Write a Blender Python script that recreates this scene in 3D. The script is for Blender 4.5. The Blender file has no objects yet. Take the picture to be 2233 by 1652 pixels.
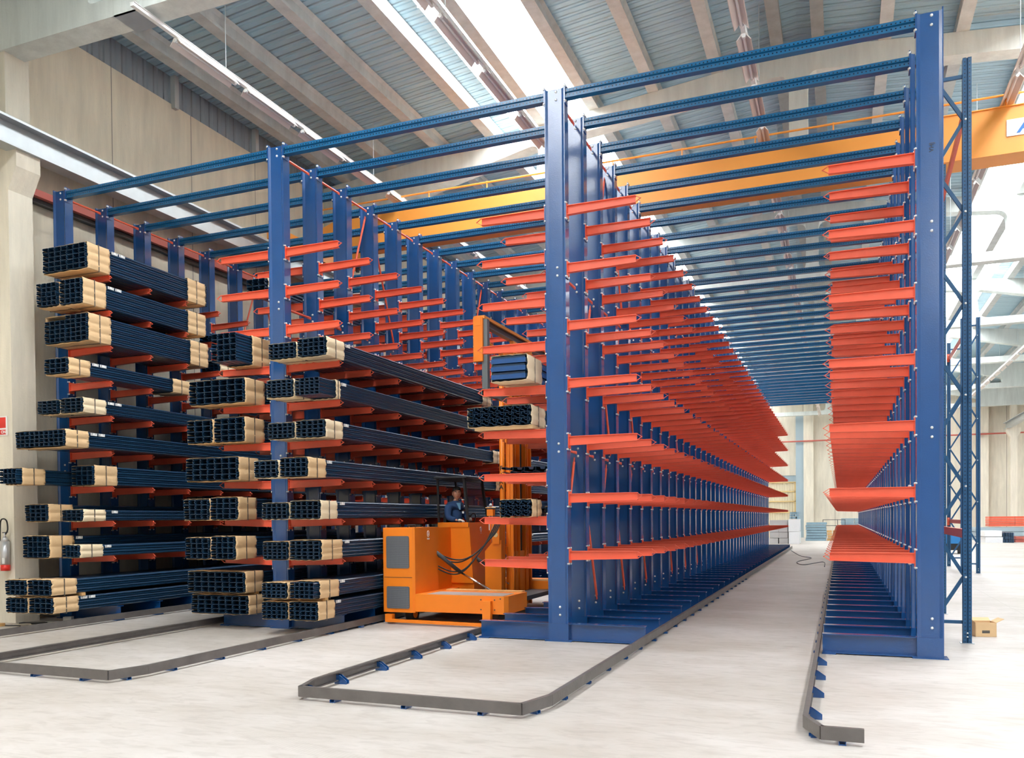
import bpy, math, random
from mathutils import Vector, Matrix, Euler
R = random.Random(7)
S = bpy.context.scene
COL = S.collection

# ------------------------------------------------------------------ camera
W, H, F = 2233.0, 1652.0, 1826.9
cam_d = bpy.data.cameras.new('camera')
cam = bpy.data.objects.new('camera', cam_d)
COL.objects.link(cam)
yaw, pit, rol = math.radians(21.4053), math.radians(-0.8718), math.radians(-0.5116)
fw = Vector((-math.sin(yaw) * math.cos(pit), math.cos(yaw) * math.cos(pit), math.sin(pit)))
r0 = Vector((math.cos(yaw), math.sin(yaw), 0)); u0 = r0.cross(fw)
rr = math.cos(rol) * r0 + math.sin(rol) * u0
uu = -math.sin(rol) * r0 + math.cos(rol) * u0
m = Matrix((( rr.x, uu.x, -fw.x, 0), (rr.y, uu.y, -fw.y, 0), (rr.z, uu.z, -fw.z, 1.7), (0, 0, 0, 1)))
cam.matrix_world = m
cam_d.sensor_fit = 'HORIZONTAL'; cam_d.sensor_width = 36.0
cam_d.lens = F / W * 36.0
cam_d.shift_x = 0.0
cam_d.shift_y = (1159.0 - H / 2) / W
cam_d.clip_start = 0.1; cam_d.clip_end = 400
S.camera = cam

# ------------------------------------------------------------------ light
SKY, GLAZ, EXPO = 0.35, 13.0, 0.62
w = bpy.data.worlds.new('daylight'); S.world = w; w.use_nodes = True
bg = w.node_tree.nodes['Background']
bg.inputs[0].default_value = (0.96, 0.98, 1.0, 1); bg.inputs[1].default_value = SKY
S.view_settings.view_transform = 'Standard'; S.view_settings.look = 'None'
S.view_settings.exposure = EXPO; S.view_settings.gamma = 1.0
S.view_settings.use_curve_mapping = False
S.cycles.max_bounces = 8; S.cycles.diffuse_bounces = 5; S.cycles.glossy_bounces = 3
S.cycles.caustics_reflective = False; S.cycles.caustics_refractive = False
S.cycles.sample_clamp_indirect = 6.0

# ------------------------------------------------------------------ materials
def mat(name, col, rough=0.5, metal=0.0, bump=0.0, bscale=40.0, var=0.0, vscale=3.0, emit=None, es=0, spec=0.5, coat=0.0, alpha=None):
    mt = bpy.data.materials.new(name); mt.use_nodes = True
    n = mt.node_tree.nodes; l = mt.node_tree.links; b = n['Principled BSDF']
    b.inputs['Base Color'].default_value = (*col, 1)
    b.inputs['Roughness'].default_value = rough; b.inputs['Metallic'].default_value = metal
    b.inputs['Specular IOR Level'].default_value = spec
    b.inputs['Coat Weight'].default_value = coat; b.inputs['Coat Roughness'].default_value = 0.15
    tc = n.new('ShaderNodeTexCoord')
    if var > 0:
        ns = n.new('ShaderNodeTexNoise'); ns.inputs['Scale'].default_value = vscale; ns.inputs['Detail'].default_value = 5
        l.new(tc.outputs['Object'], ns.inputs['Vector'])
        mx = n.new('ShaderNodeMix'); mx.data_type = 'RGBA'
        mx.inputs[6].default_value = (*[c * (1 - var) for c in col], 1)
        mx.inputs[7].default_value = (*[min(1, c * (1 + var)) for c in col], 1)
        l.new(ns.outputs['Fac'], mx.inputs[0]); l.new(mx.outputs[2], b.inputs['Base Color'])
    if bump > 0:
        nb = n.new('ShaderNodeTexNoise'); nb.inputs['Scale'].default_value = bscale; nb.inputs['Detail'].default_value = 3
        l.new(tc.outputs['Object'], nb.inputs['Vector'])
        bp = n.new('ShaderNodeBump'); bp.inputs['Strength'].default_value = bump; bp.inputs['Distance'].default_value = 0.01
        l.new(nb.outputs['Fac'], bp.inputs['Height']); l.new(bp.outputs[0], b.inputs['Normal'])
    if emit:
        b.inputs['Emission Color'].default_value = (*emit, 1); b.inputs['Emission Strength'].default_value = es
    if alpha is not None:
        b.inputs['Alpha'].default_value = alpha
    return mt

M = {}
M['blue'] = mat('blue_gloss_paint', (0.007, 0.068, 0.235), 0.24, bump=0.15, bscale=70, var=0.12, vscale=2, coat=0.7, spec=0.5)
M['blue2'] = mat('blue_beam_paint', (0.010, 0.105, 0.24), 0.26, bump=0.1, bscale=60)
M['navy'] = mat('navy_profile_paint', (0.009, 0.042, 0.095), 0.3, bump=0.1, bscale=30, coat=0.2)
M['orange'] = mat('orange_red_paint', (0.80, 0.125, 0.062), 0.38, var=0.1, vscale=6, bump=0.1, bscale=50)
M['zinc'] = mat('zinc_bolt', (0.75, 0.76, 0.74), 0.35, metal=0.6)
M['steel'] = mat('galvanised_steel', (0.50, 0.54, 0.56), 0.4, metal=0.6, var=0.12, vscale=4)
M['chrome'] = mat('polished_steel_rod', (0.85, 0.85, 0.86), 0.12, metal=1.0)
M['railsteel'] = mat('weathered_rail_steel', (0.155, 0.14, 0.132), 0.42, metal=0.35, var=0.35, vscale=5, bump=0.2, bscale=30)
M['crane'] = mat('crane_yellow_paint', (0.93, 0.36, 0.06), 0.45, var=0.06, vscale=1)
M['truck'] = mat('truck_orange_paint', (0.92, 0.235, 0.012), 0.4, var=0.1, vscale=2, bump=0.05, bscale=40)
M['black'] = mat('black_rubber', (0.012, 0.012, 0.013), 0.6)
M['dark'] = mat('dark_steel', (0.06, 0.065, 0.07), 0.45, metal=0.4, var=0.2)
M['greyframe'] = mat('grey_steel_frame', (0.16, 0.18, 0.19), 0.45, metal=0.3)
M['card'] = mat('tan_wrapping_board', (0.74, 0.50, 0.27), 0.75, var=0.12, vscale=5, bump=0.4, bscale=14)
M['cardpale'] = mat('pale_wrapping_board', (0.82, 0.66, 0.44), 0.75, var=0.1, vscale=5, bump=0.4, bscale=14)
M['strap'] = mat('dark_strap', (0.10, 0.085, 0.07), 0.5)
M['white'] = mat('white_paint', (0.85, 0.85, 0.84), 0.5)
M['light_body'] = mat('white_enamel_reflector', (0.80, 0.74, 0.70), 0.35)
M['pink'] = mat('red_pipe_paint', (0.55, 0.13, 0.10), 0.5)
M['red'] = mat('signal_red', (0.75, 0.03, 0.02), 0.4)
M['skin'] = mat('skin', (0.55, 0.27, 0.17), 0.5)
M['hair'] = mat('black_hair', (0.012, 0.009, 0.008), 0.6, bump=0.6, bscale=120)
M['jacket'] = mat('navy_work_jacket', (0.018, 0.055, 0.15), 0.85, var=0.2, vscale=8, bump=0.5, bscale=25)
M['shirt'] = mat('light_blue_shirt', (0.16, 0.36, 0.55), 0.85)
M['glove'] = mat('pale_work_glove', (0.72, 0.66, 0.56), 0.85)
M['wood'] = mat('timber_block', (0.62, 0.36, 0.14), 0.7, var=0.2, vscale=10)
M['beige_sheet'] = mat('beige_door_sheet', (0.74, 0.68, 0.52), 0.6)
M['girt'] = mat('ochre_girt', (0.75, 0.55, 0.25), 0.5)
M['greyblue'] = mat('grey_blue_steel', (0.36, 0.46, 0.52), 0.5)
M['film'] = mat('white_stretch_film', (0.82, 0.83, 0.86), 0.35, bump=0.8, bscale=12)
M['bluestack'] = mat('pale_blue_profiles', (0.22, 0.34, 0.42), 0.5, var=0.2, vscale=6)
M['signblue'] = mat('sign_blue', (0.02, 0.16, 0.50), 0.5)
M['glass'] = mat('tinted_pane', (0.05, 0.03, 0.04), 0.15, alpha=0.45)
M['ext'] = mat('silver_cylinder_paint', (0.55, 0.55, 0.56), 0.3, metal=0.4)
M['yellow'] = mat('machine_yellow', (0.9, 0.6, 0.03), 0.5)
M['machineblue'] = mat('machine_blue', (0.02, 0.2, 0.5), 0.4)

def nodes_of(mt): return mt.node_tree.nodes, mt.node_tree.links, mt.node_tree.nodes['Principled BSDF']
def math_node(n, l, op, a, b=None, c=None):
    k = n.new('ShaderNodeMath'); k.operation = op
    for i, v in enumerate((a, b, c)):
        if v is None: continue
        if hasattr(v, 'is_linked') or hasattr(v, 'links'): l.new(v, k.inputs[i])
        else: k.inputs[i].default_value = v
    return k.outputs[0]

# punched holes along a member (dark dots spaced along local axis)
def add_holes(mt, axis, across, rows, pitch, size, col, both=True):
    n, l, b = nodes_of(mt)
    tc = n.new('ShaderNodeTexCoord'); sp = n.new('ShaderNodeSeparateXYZ'); l.new(tc.outputs['Object'], sp.inputs[0])
    a = math_node(n, l, 'FRACT', math_node(n, l, 'DIVIDE', sp.outputs[axis], pitch))
    da = math_node(n, l, 'MULTIPLY', math_node(n, l, 'ABSOLUTE', math_node(n, l, 'SUBTRACT', a, 0.5)), pitch)
    tot = None
    for rv in rows:
        c_ = math_node(n, l, 'ABSOLUTE', sp.outputs[across]) if both else sp.outputs[across]
        dc = math_node(n, l, 'ABSOLUTE', math_node(n, l, 'SUBTRACT', c_, rv))
        mask = math_node(n, l, 'MULTIPLY', math_node(n, l, 'LESS_THAN', da, size), math_node(n, l, 'LESS_THAN', dc, size))
        tot = mask if tot is None else math_node(n, l, 'MAXIMUM', tot, mask)
    mx = n.new('ShaderNodeMix'); mx.data_type = 'RGBA'
    src = b.inputs['Base Color']
    if src.is_linked: l.new(src.links[0].from_socket, mx.inputs[6])
    else: mx.inputs[6].default_value = src.default_value
    mx.inputs[7].default_value = (*col, 1)
    l.new(tot, mx.inputs[0]); l.new(mx.outputs[2], src)
add_holes(M['blue2'], 0, 2, (0.03,), 0.05, 0.008, (0.003, 0.01, 0.03))
M['postblue'] = mat('blue_post_paint', (0.010, 0.085, 0.20), 0.4)
add_holes(M['postblue'], 2, 0, (0.028,), 0.05, 0.007, (0.004, 0.012, 0.03))
add_holes(M['navy'], 1, 2, (0.010,), 0.05, 0.006, (0.001, 0.004, 0.012))

def coat_sheet(name, c, axis, pitch, depth, rough=0.5):     # ribbed metal sheet
    mt = mat(name, c, rough, metal=0.15)
    n, l, b = nodes_of(mt)
    tc = n.new('ShaderNodeTexCoord'); sp = n.new('ShaderNodeSeparateXYZ'); l.new(tc.outputs['Object'], sp.inputs[0])
    a = math_node(n, l, 'FRACT', math_node(n, l, 'DIVIDE', sp.outputs[axis], pitch))
    rp = n.new('ShaderNodeValToRGB'); e = rp.color_ramp.elements
    e[0].position = 0.0; e[0].color = (0, 0, 0, 1); e[1].position = 0.16; e[1].color = (1, 1, 1, 1)
    e2 = rp.color_ramp.elements.new(0.62); e2.color = (1, 1, 1, 1)
    e3 = rp.color_ramp.elements.new(0.78); e3.color = (0, 0, 0, 1)
    l.new(a, rp.inputs[0])
    bp = n.new('ShaderNodeBump'); bp.inputs['Strength'].default_value = 1.0; bp.inputs['Distance'].default_value = depth
    l.new(rp.outputs[0], bp.inputs['Height']); l.new(bp.outputs[0], b.inputs['Normal'])
    return mt
M['deck'] = coat_sheet('ribbed_roof_sheet', (0.42, 0.62, 0.73), 1, 0.26, 0.05, 0.34)
M['strip'] = coat_sheet('ribbed_wall_strip', (0.33, 0.38, 0.42), 1, 0.28, 0.04, 0.5)
M['doorsheet'] = coat_sheet('ribbed_door_sheet', (0.76, 0.68, 0.50), 0, 0.2, 0.03, 0.6)

def concrete(name, c, seams=None, vert=True):
    mt = mat(name, c, 0.8)
    n, l, b = nodes_of(mt)
    tc = n.new('ShaderNodeTexCoord'); mp = n.new('ShaderNodeMapping'); l.new(tc.outputs['Object'], mp.inputs[0])
    mp.inputs['Scale'].default_value = (2.5, 2.5, 0.35) if vert else (1, 1, 1)
    ns = n.new('ShaderNodeTexNoise'); ns.inputs['Scale'].default_value = 1.3; ns.inputs['Detail'].default_value = 8; ns.inputs['Roughness'].default_value = 0.65
    l.new(mp.outputs[0], ns.inputs['Vector'])
    rp = n.new('ShaderNodeValToRGB'); e = rp.color_ramp.elements
    e[0].position = 0.3; e[0].color = (*[x * 0.84 for x in c], 1); e[1].position = 0.7; e[1].color = (*[min(1, x * 1.1) for x in c], 1)
    l.new(ns.outputs['Fac'], rp.inputs[0])
    out = rp.outputs[0]
    # small pits
    vo = n.new('ShaderNodeTexNoise'); vo.inputs['Scale'].default_value = 28; vo.inputs['Detail'].default_value = 2; l.new(tc.outputs['Object'], vo.inputs['Vector'])
    pit_ = math_node(n, l, 'GREATER_THAN', vo.outputs['Fac'], 0.74)
    mx = n.new('ShaderNodeMix'); mx.data_type = 'RGBA'; l.new(math_node(n, l, 'MULTIPLY', pit_, 0.35), mx.inputs[0]); l.new(out, mx.inputs[6]); mx.inputs[7].default_value = (*[x * 0.4 for x in c], 1)
    out = mx.outputs[2]
    if seams:
        axis, pitch, off, wd = seams
        sp = n.new('ShaderNodeSeparateXYZ'); l.new(tc.outputs['Object'], sp.inputs[0])
        a = math_node(n, l, 'FRACT', math_node(n, l, 'DIVIDE', math_node(n, l, 'ADD', sp.outputs[axis], off), pitch))
        sm = math_node(n, l, 'LESS_THAN', a, wd / pitch)
        mx = n.new('ShaderNodeMix'); mx.data_type = 'RGBA'; l.new(sm, mx.inputs[0]); l.new(out, mx.inputs[6]); mx.inputs[7].default_value = (*[x * 0.35 for x in c], 1)
        out = mx.outputs[2]
    l.new(out, b.inputs['Base Color'])
    bp = n.new('ShaderNodeBump'); bp.inputs['Strength'].default_value = 0.25; bp.inputs['Distance'].default_value = 0.01
    l.new(vo.outputs['Fac'], bp.inputs['Height']); l.new(bp.outputs[0], b.inputs['Normal'])
    return mt
M['wallconc'] = concrete('precast_wall_panels', (0.84, 0.75, 0.59), (1, 2.2, -1.77 + 2.2, 0.02))
M['endconc'] = concrete('precast_end_wall_panels', (0.70, 0.64, 0.53), (0, 2.4, 0.4, 0.03))
M['pillar'] = concrete('precast_pillar_concrete', (0.78, 0.72, 0.60))
M['truss'] = concrete('precast_truss_concrete', (0.70, 0.74, 0.71))
M['purlin'] = concrete('precast_purlin_concrete', (0.58, 0.61, 0.60))

def floor_mat():
    mt = mat('hall_floor_concrete', (0.7, 0.65, 0.6), 0.55)
    n, l, b = nodes_of(mt)
    tc = n.new('ShaderNodeTexCoord')
    mp = n.new('ShaderNodeMapping'); l.new(tc.outputs['Object'], mp.inputs[0]); mp.inputs['Scale'].default_value = (0.25, 0.5, 1); mp.inputs['Rotation'].default_value = (0, 0, 0.5)
    n1 = n.new('ShaderNodeTexNoise'); n1.inputs['Scale'].default_value = 1.2; n1.inputs['Detail'].default_value = 9; n1.inputs['Roughness'].default_value = 0.7; l.new(mp.outputs[0], n1.inputs['Vector'])
    rp = n.new('ShaderNodeValToRGB'); e = rp.color_ramp.elements
    e[0].position = 0.32; e[0].color = (0.38, 0.335, 0.285, 1); e[1].position = 0.64; e[1].color = (0.56, 0.52, 0.49, 1)
    l.new(n1.outputs['Fac'], rp.inputs[0])
    # trowel streaks
    m2 = n.new('ShaderNodeMapping'); l.new(tc.outputs['Object'], m2.inputs[0]); m2.inputs['Scale'].default_value = (1.6, 4.5, 1); m2.inputs['Rotation'].default_value = (0, 0, -0.25)
    n2 = n.new('ShaderNodeTexNoise'); n2.inputs['Scale'].default_value = 2.2; n2.inputs['Detail'].default_value = 6; n2.inputs['Distortion'].default_value = 1.0; l.new(m2.outputs[0], n2.inputs['Vector'])
    mx = n.new('ShaderNodeMix'); mx.data_type = 'RGBA'; mx.blend_type = 'MULTIPLY'
    r2 = n.new('ShaderNodeValToRGB'); e = r2.color_ramp.elements
    e[0].position = 0.33; e[0].color = (0.78, 0.765, 0.75, 1); e[1].position = 0.52; e[1].color = (1, 1, 1, 1)
    l.new(n2.outputs['Fac'], r2.inputs[0]); l.new(rp.outputs[0], mx.inputs[6]); l.new(r2.outputs[0], mx.inputs[7]); mx.inputs[0].default_value = 0.6
    out = mx.outputs[2]
    # joint at y = 10.4 to the right of the racks, a long crack
    sp = n.new('ShaderNodeSeparateXYZ'); l.new(tc.outputs['Object'], sp.inputs[0])
    wob = n.new('ShaderNodeTexNoise'); wob.inputs['Scale'].default_value = 1.5; l.new(tc.outputs['Object'], wob.inputs['Vector'])
    def line(ax, pos, wd, amt):
        nonlocal out
        v = math_node(n, l, 'ADD', sp.outputs[ax], math_node(n, l, 'MULTIPLY', math_node(n, l, 'SUBTRACT', wob.outputs['Fac'], 0.5), 0.06))
        mk = math_node(n, l, 'LESS_THAN', math_node(n, l, 'ABSOLUTE', math_node(n, l, 'SUBTRACT', v, pos)), wd)
        x = n.new('ShaderNodeMix'); x.data_type = 'RGBA'; l.new(math_node(n, l, 'MULTIPLY', mk, amt), x.inputs[0]); l.new(out, x.inputs[6]); x.inputs[7].default_value = (0.28, 0.25, 0.21, 1); out = x.outputs[2]
    line(1, 10.5, 0.006, 0.6); line(1, 16.5, 0.006, 0.5); line(1, 22.5, 0.01, 0.5); line(0, 2.9, 0.006, 0.45); line(1, 4.4, 0.004, 0.3); line(1, 34.5, 0.015, 0.5)
    # tyre tracks: faint dark bands across the near floor
    tr = math_node(n, l, 'LESS_THAN', math_node(n, l, 'ABSOLUTE', math_node(n, l, 'SUBTRACT', math_node(n, l, 'ADD', sp.outputs[1], math_node(n, l, 'MULTIPLY', sp.outputs[0], 0.28)), 4.2)), 0.12)
    wv = n.new('ShaderNodeTexWave'); wv.inputs['Scale'].default_value = 9; wv.inputs['Distortion'].default_value = 2; l.new(tc.outputs['Object'], wv.inputs['Vector'])
    x = n.new('ShaderNodeMix'); x.data_type = 'RGBA'
    l.new(math_node(n, l, 'MULTIPLY', math_node(n, l, 'MULTIPLY', tr, wv.outputs['Fac']), 0.16), x.inputs[0]); l.new(out, x.inputs[6]); x.inputs[7].default_value = (0.33, 0.29, 0.24, 1); out = x.outputs[2]
    l.new(out, b.inputs['Base Color'])
    n3 = n.new('ShaderNodeTexNoise'); n3.inputs['Scale'].default_value = 6; n3.inputs['Detail'].default_value = 6; l.new(tc.outputs['Object'], n3.inputs['Vector'])
    bp = n.new('ShaderNodeBump'); bp.inputs['Strength'].default_value = 0.15; bp.inputs['Distance'].default_value = 0.01; l.new(n3.outputs['Fac'], bp.inputs['Height']); l.new(bp.outputs[0], b.inputs['Normal'])
    rg = n.new('ShaderNodeMapRange'); rg.inputs[3].default_value = 0.35; rg.inputs[4].default_value = 0.7; l.new(n1.outputs['Fac'], rg.inputs[0]); l.new(rg.outputs[0], b.inputs['Roughness'])
    return mt
M['floor'] = floor_mat()
M['glazing'] = mat('daylit_glazing', (0.9, 0.93, 0.95), 0.4, emit=(0.96, 0.98, 1.0), es=GLAZ)
def mesh_grille():
    mt = mat('grey_wire_mesh', (0.13, 0.14, 0.15), 0.5, metal=0.3)
    n, l, b = nodes_of(mt)
    tc = n.new('ShaderNodeTexCoord'); sp = n.new('ShaderNodeSeparateXYZ'); l.new(tc.outputs['Object'], sp.inputs[0])
    a = math_node(n, l, 'FRACT', math_node(n, l, 'MULTIPLY', sp.outputs[0], 70)); c = math_node(n, l, 'FRACT', math_node(n, l, 'MULTIPLY', sp.outputs[2], 70))
    g = math_node(n, l, 'MULTIPLY', math_node(n, l, 'GREATER_THAN', a, 0.4), math_node(n, l, 'GREATER_THAN', c, 0.4))
    x = n.new('ShaderNodeMix'); x.data_type = 'RGBA'; l.new(g, x.inputs[0]); x.inputs[6].default_value = (0.22, 0.23, 0.25, 1); x.inputs[7].default_value = (0.03, 0.033, 0.04, 1)
    l.new(x.outputs[2], b.inputs['Base Color']); return mt
M['grille'] = mesh_grille()
def paper_label():
    mt = mat('white_paper_label', (0.85, 0.85, 0.83), 0.7)
    n, l, b = nodes_of(mt)
    tc = n.new('ShaderNodeTexCoord'); mp = n.new('ShaderNodeMapping'); l.new(tc.outputs['Object'], mp.inputs[0]); mp.inputs['Scale'].default_value = (60, 45, 20)
    ns = n.new('ShaderNodeTexNoise'); ns.inputs['Scale'].default_value = 1.0; ns.inputs['Detail'].default_value = 1; l.new(mp.outputs[0], ns.inputs['Vector'])
    g = math_node(n, l, 'GREATER_THAN', ns.outputs['Fac'], 0.57)
    x = n.new('ShaderNodeMix'); x.data_type = 'RGBA'; l.new(math_node(n, l, 'MULTIPLY', g, 0.6), x.inputs[0]); x.inputs[6].default_value = (0.85, 0.85, 0.83, 1); x.inputs[7].default_value = (0.15, 0.15, 0.18, 1)
    l.new(x.outputs[2], b.inputs['Base Color']); return mt
M['label'] = paper_label()

# ------------------------------------------------------------------ mesh helpers
class MB:
    def __init__(s): s.v = []; s.f = []; s.m = []; s.mats = []
    def mi(s, k):
        if k not in s.mats: s.mats.append(k)
        return s.mats.index(k)
    def add(s, vs, fs, k):
        o = len(s.v); s.v += [tuple(v) for v in vs]; i = s.mi(k)
        for f in fs: s.f.append([o + a for a in f]); s.m.append(i)
        return s
    def box(s, x0, x1, y0, y1, z0, z1, k):
        vs = [(x, y, z) for z in (z0, z1) for y in (y0, y1) for x in (x0, x1)]
        return s.add(vs, [(0, 2, 3, 1), (4, 5, 7, 6), (0, 1, 5, 4), (2, 6, 7, 3), (0, 4, 6, 2), (1, 3, 7, 5)], k)
    def prism(s, poly, ax, a, b, k):         # poly in the two other axes (in order), extruded along ax from a to b
        def P(u, v, t): return {0: (t, u, v), 1: (u, t, v), 2: (u, v, t)}[ax]
        n = len(poly); vs = [P(u, v, a) for u, v in poly] + [P(u, v, b) for u, v in poly]
        ar = sum(poly[i][0] * poly[(i + 1) % n][1] - poly[(i + 1) % n][0] * poly[i][1] for i in range(n))
        flip = (ar > 0) ^ (ax == 1) ^ (b < a)
        fs = [tuple(range(n)), tuple(range(2 * n - 1, n - 1, -1))] + [(i, i + n, (i + 1) % n + n, (i + 1) % n) for i in range(n)]
        if flip: fs = [tuple(reversed(f)) for f in fs]
        return s.add(vs, fs, k)
    def sheet(s, path, th, ax, a, b, k, closed=False):   # thin open section from a 2D path, thickness th
        n = len(path); nrm = []
        for i in range(n):
            p0 = path[max(i - 1, 0)]; p1 = path[min(i + 1, n - 1)]
            dx, dy = p1[0] - p0[0], p1[1] - p0[1]; L = math.hypot(dx, dy) or 1
            nrm.append((-dy / L * th / 2, dx / L * th / 2))
        for i in range(n - 1):
            q = [(path[i][0] + nrm[i][0], path[i][1] + nrm[i][1]), (path[i + 1][0] + nrm[i + 1][0], path[i + 1][1] + nrm[i + 1][1]),
                 (path[i + 1][0] - nrm[i + 1][0], path[i + 1][1] - nrm[i + 1][1]), (path[i][0] - nrm[i][0], path[i][1] - nrm[i][1])]
            s.prism(q, ax, a, b, k)
        return s
    def tube(s, p0, p1, r, k, n=10, r1=None, cap=True):
        p0, p1 = Vector(p0), Vector(p1); d = (p1 - p0)
        if d.length < 1e-6: return s
        z = d.normalized(); x = z.orthogonal().normalized(); y = z.cross(x); r1 = r if r1 is None else r1
        vs = []
        for p, q in ((p0, r), (p1, r1)):
            for i in range(n):
                a = 2 * math.pi * i / n; vs.append(p + x * (q * math.cos(a)) + y * (q * math.sin(a)))
        fs = [(i, (i + 1) % n, (i + 1) % n + n, i + n) for i in range(n)]
        if cap: fs += [tuple(reversed(range(n))), tuple(range(n, 2 * n))]
        return s.add(vs, fs, k)
    def path(s, pts, r, k, n=8):
        P_ = [Vector(p) for p in pts]; P_ = [P_[0]] + [b for a, b in zip(P_[:-1], P_[1:]) if (b - a).length > 1e-5]; N = len(P_)
        if N < 2: return s
        x = None; vs = []
        for j in range(N):
            t_ = (P_[min(j + 1, N - 1)] - P_[max(j - 1, 0)]).normalized()
            x = t_.orthogonal().normalized() if x is None else (x - t_ * x.dot(t_)).normalized()
            y = t_.cross(x)
            for i in range(n):
                a = 2 * math.pi * i / n; vs.append(P_[j] + x * (r * math.cos(a)) + y * (r * math.sin(a)))
        fs = [(j * n + i, j * n + (i + 1) % n, (j + 1) * n + (i + 1) % n, (j + 1) * n + i) for j in range(N - 1) for i in range(n)]
        fs += [tuple(reversed(range(n))), tuple(range((N - 1) * n, N * n))]
        return s.add(vs, fs, k)
    def bar(s, p0, p1, w_, h_, k, up=(0, 0, 1)):     # rectangular bar between two points
        p0, p1 = Vector(p0), Vector(p1); z = (p1 - p0).normalized(); u = Vector(up)
        x = z.cross(u)
        if x.length < 1e-4: x = z.orthogonal()
        x.normalize(); y = x.cross(z)
        vs = [p + x * (a * w_ / 2) + y * (b * h_ / 2) for p in (p0, p1) for a, b in ((-1, -1), (1, -1), (1, 1), (-1, 1))]
        return s.add(vs, [(3, 2, 1, 0), (4, 5, 6, 7), (0, 1, 5, 4), (1, 2, 6, 5), (2, 3, 7, 6), (3, 0, 4, 7)], k)
    def dome(s, c, r, k, ax=1, sg=-1, n=8):          # bolt head
        c = Vector(c); A = [Vector((1, 0, 0)), Vector((0, 1, 0)), Vector((0, 0, 1))]
        d = A[ax] * sg; x = A[(ax + 1) % 3]; y = A[(ax + 2) % 3]; vs = []
        for h, q in ((0, 1.0), (0.45, 0.9), (0.8, 0.5)):
            for i in range(n):
                a = 2 * math.pi * i / n; vs.append(c + d * (r * h) + x * (r * q * math.cos(a)) + y * (r * q * math.sin(a)))
        fs = [(j * n + i, j * n + (i + 1) % n, (j + 1) * n + (i + 1) % n, (j + 1) * n + i) for j in range(2) for i in range(n)] + [tuple(range(2 * n, 3 * n))]
        return s.add(vs, fs, k)
    def sphere(s, c, r, k, n=14, m_=10, sc=(1, 1, 1)):
        vs = [(c[0], c[1], c[2] - r * sc[2])]
        for j in range(1, m_):
            t = math.pi * j / m_
            for i in range(n):
                a = 2 * math.pi * i / n
                vs.append((c[0] + r * sc[0] * math.sin(t) * math.cos(a), c[1] + r * sc[1] * math.sin(t) * math.sin(a), c[2] - r * sc[2] * math.cos(t)))
        vs.append((c[0], c[1], c[2] + r * sc[2])); L_ = len(vs) - 1
        fs = [(0, 1 + (i + 1) % n, 1 + i) for i in range(n)]
        for j in range(m_ - 2):
            for i in range(n): fs.append((1 + j * n + i, 1 + j * n + (i + 1) % n, 1 + (j + 1) * n + (i + 1) % n, 1 + (j + 1) * n + i))
        fs += [(L_, 1 + (m_ - 2) * n + i, 1 + (m_ - 2) * n + (i + 1) % n) for i in range(n)]
        return s.add(vs, fs, k)
    def mesh(s, name, smooth=False):
        me = bpy.data.meshes.new(name); me.from_pydata(s.v, [], s.f)
        for k in s.mats: me.materials.append(M[k] if isinstance(k, str) else k)
        me.polygons.foreach_set('material_index', s.m)
        if smooth: me.polygons.foreach_set('use_smooth', [True] * len(s.f))
        me.update(); return me
def put(name, me, parent=None, loc=(0, 0, 0), rot=(0, 0, 0), sc=None):
    o = bpy.data.objects.new(name, me); COL.objects.link(o); o.location = loc; o.rotation_euler = rot
    if sc: o.scale = sc
    if parent is not None: o.parent = parent
    return o
def tag(o, label, cat, group=None, kind=None):
    if label: o['label'] = label
    if cat: o['category'] = cat
    if group: o['group'] = group
    o['kind'] = kind or 'thing'
    return o
def thing(name, label, cat, loc=(0, 0, 0), rotz=0, group=None):
    o = put(name, None, None, loc, (0, 0, rotz)); o.empty_display_size = 0.1
    return tag(o, label, cat, group)
def struct(name, mb, smooth=False):
    o = put(name, mb.mesh(name, smooth)); o['kind'] = 'structure'; return o
ORD = 'first second third fourth fifth sixth seventh eighth ninth tenth eleventh twelfth thirteenth fourteenth fifteenth sixteenth seventeenth eighteenth nineteenth'.split()
TENS = {2: 'twenty', 3: 'thirty', 4: 'forty', 5: 'fifty'}
def nth(i):                       # 0-based
    i += 1
    if i <= 19: return ORD[i - 1]
    t, u_ = divmod(i, 10)
    return (TENS[t][:-1] + 'ieth') if u_ == 0 else TENS[t] + '-' + ORD[u_ - 1]
def text_mesh(txt, size, k, shear=0.0, bold=0.0):
    c = bpy.data.curves.new('lettering', 'FONT'); c.body = txt; c.size = size; c.extrude = 0.001; c.shear = shear; c.offset = bold
    c.align_x = 'CENTER'; c.align_y = 'CENTER'
    o = bpy.data.objects.new('lettering_source', c); COL.objects.link(o)
    bpy.context.view_layer.update()
    me = bpy.data.meshes.new_from_object(o.evaluated_get(bpy.context.evaluated_depsgraph_get()))
    bpy.data.objects.remove(o); me.materials.clear(); me.materials.append(M[k]); return me

# ------------------------------------------------------------------ layout numbers
Y0, DY = 11.017, 0.9113
XA, XB, XC, XD = -12.905, -8.266, -3.640, 0.990      # column centres of the four rack rows
HW = 0.144                                            # half width of a column
LB = [1.1265 + (5.985 - 1.1265) * k / 8 for k in range(9)]
LC = [1.2544 + (5.988 - 1.2544) * k / 6 for k in range(7)]
YEND = 72.0
FR = [10.15 + 10.0 * i for i in range(-3, 7)]             # portal frames (front faces)
RX = -0.86                                            # ridge
def chord(x): return 12.24 - 0.097 * abs(x - RX)      # top of truss chord
ROOF_R = 2 * RX + 13.5                                # 11.78

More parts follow.
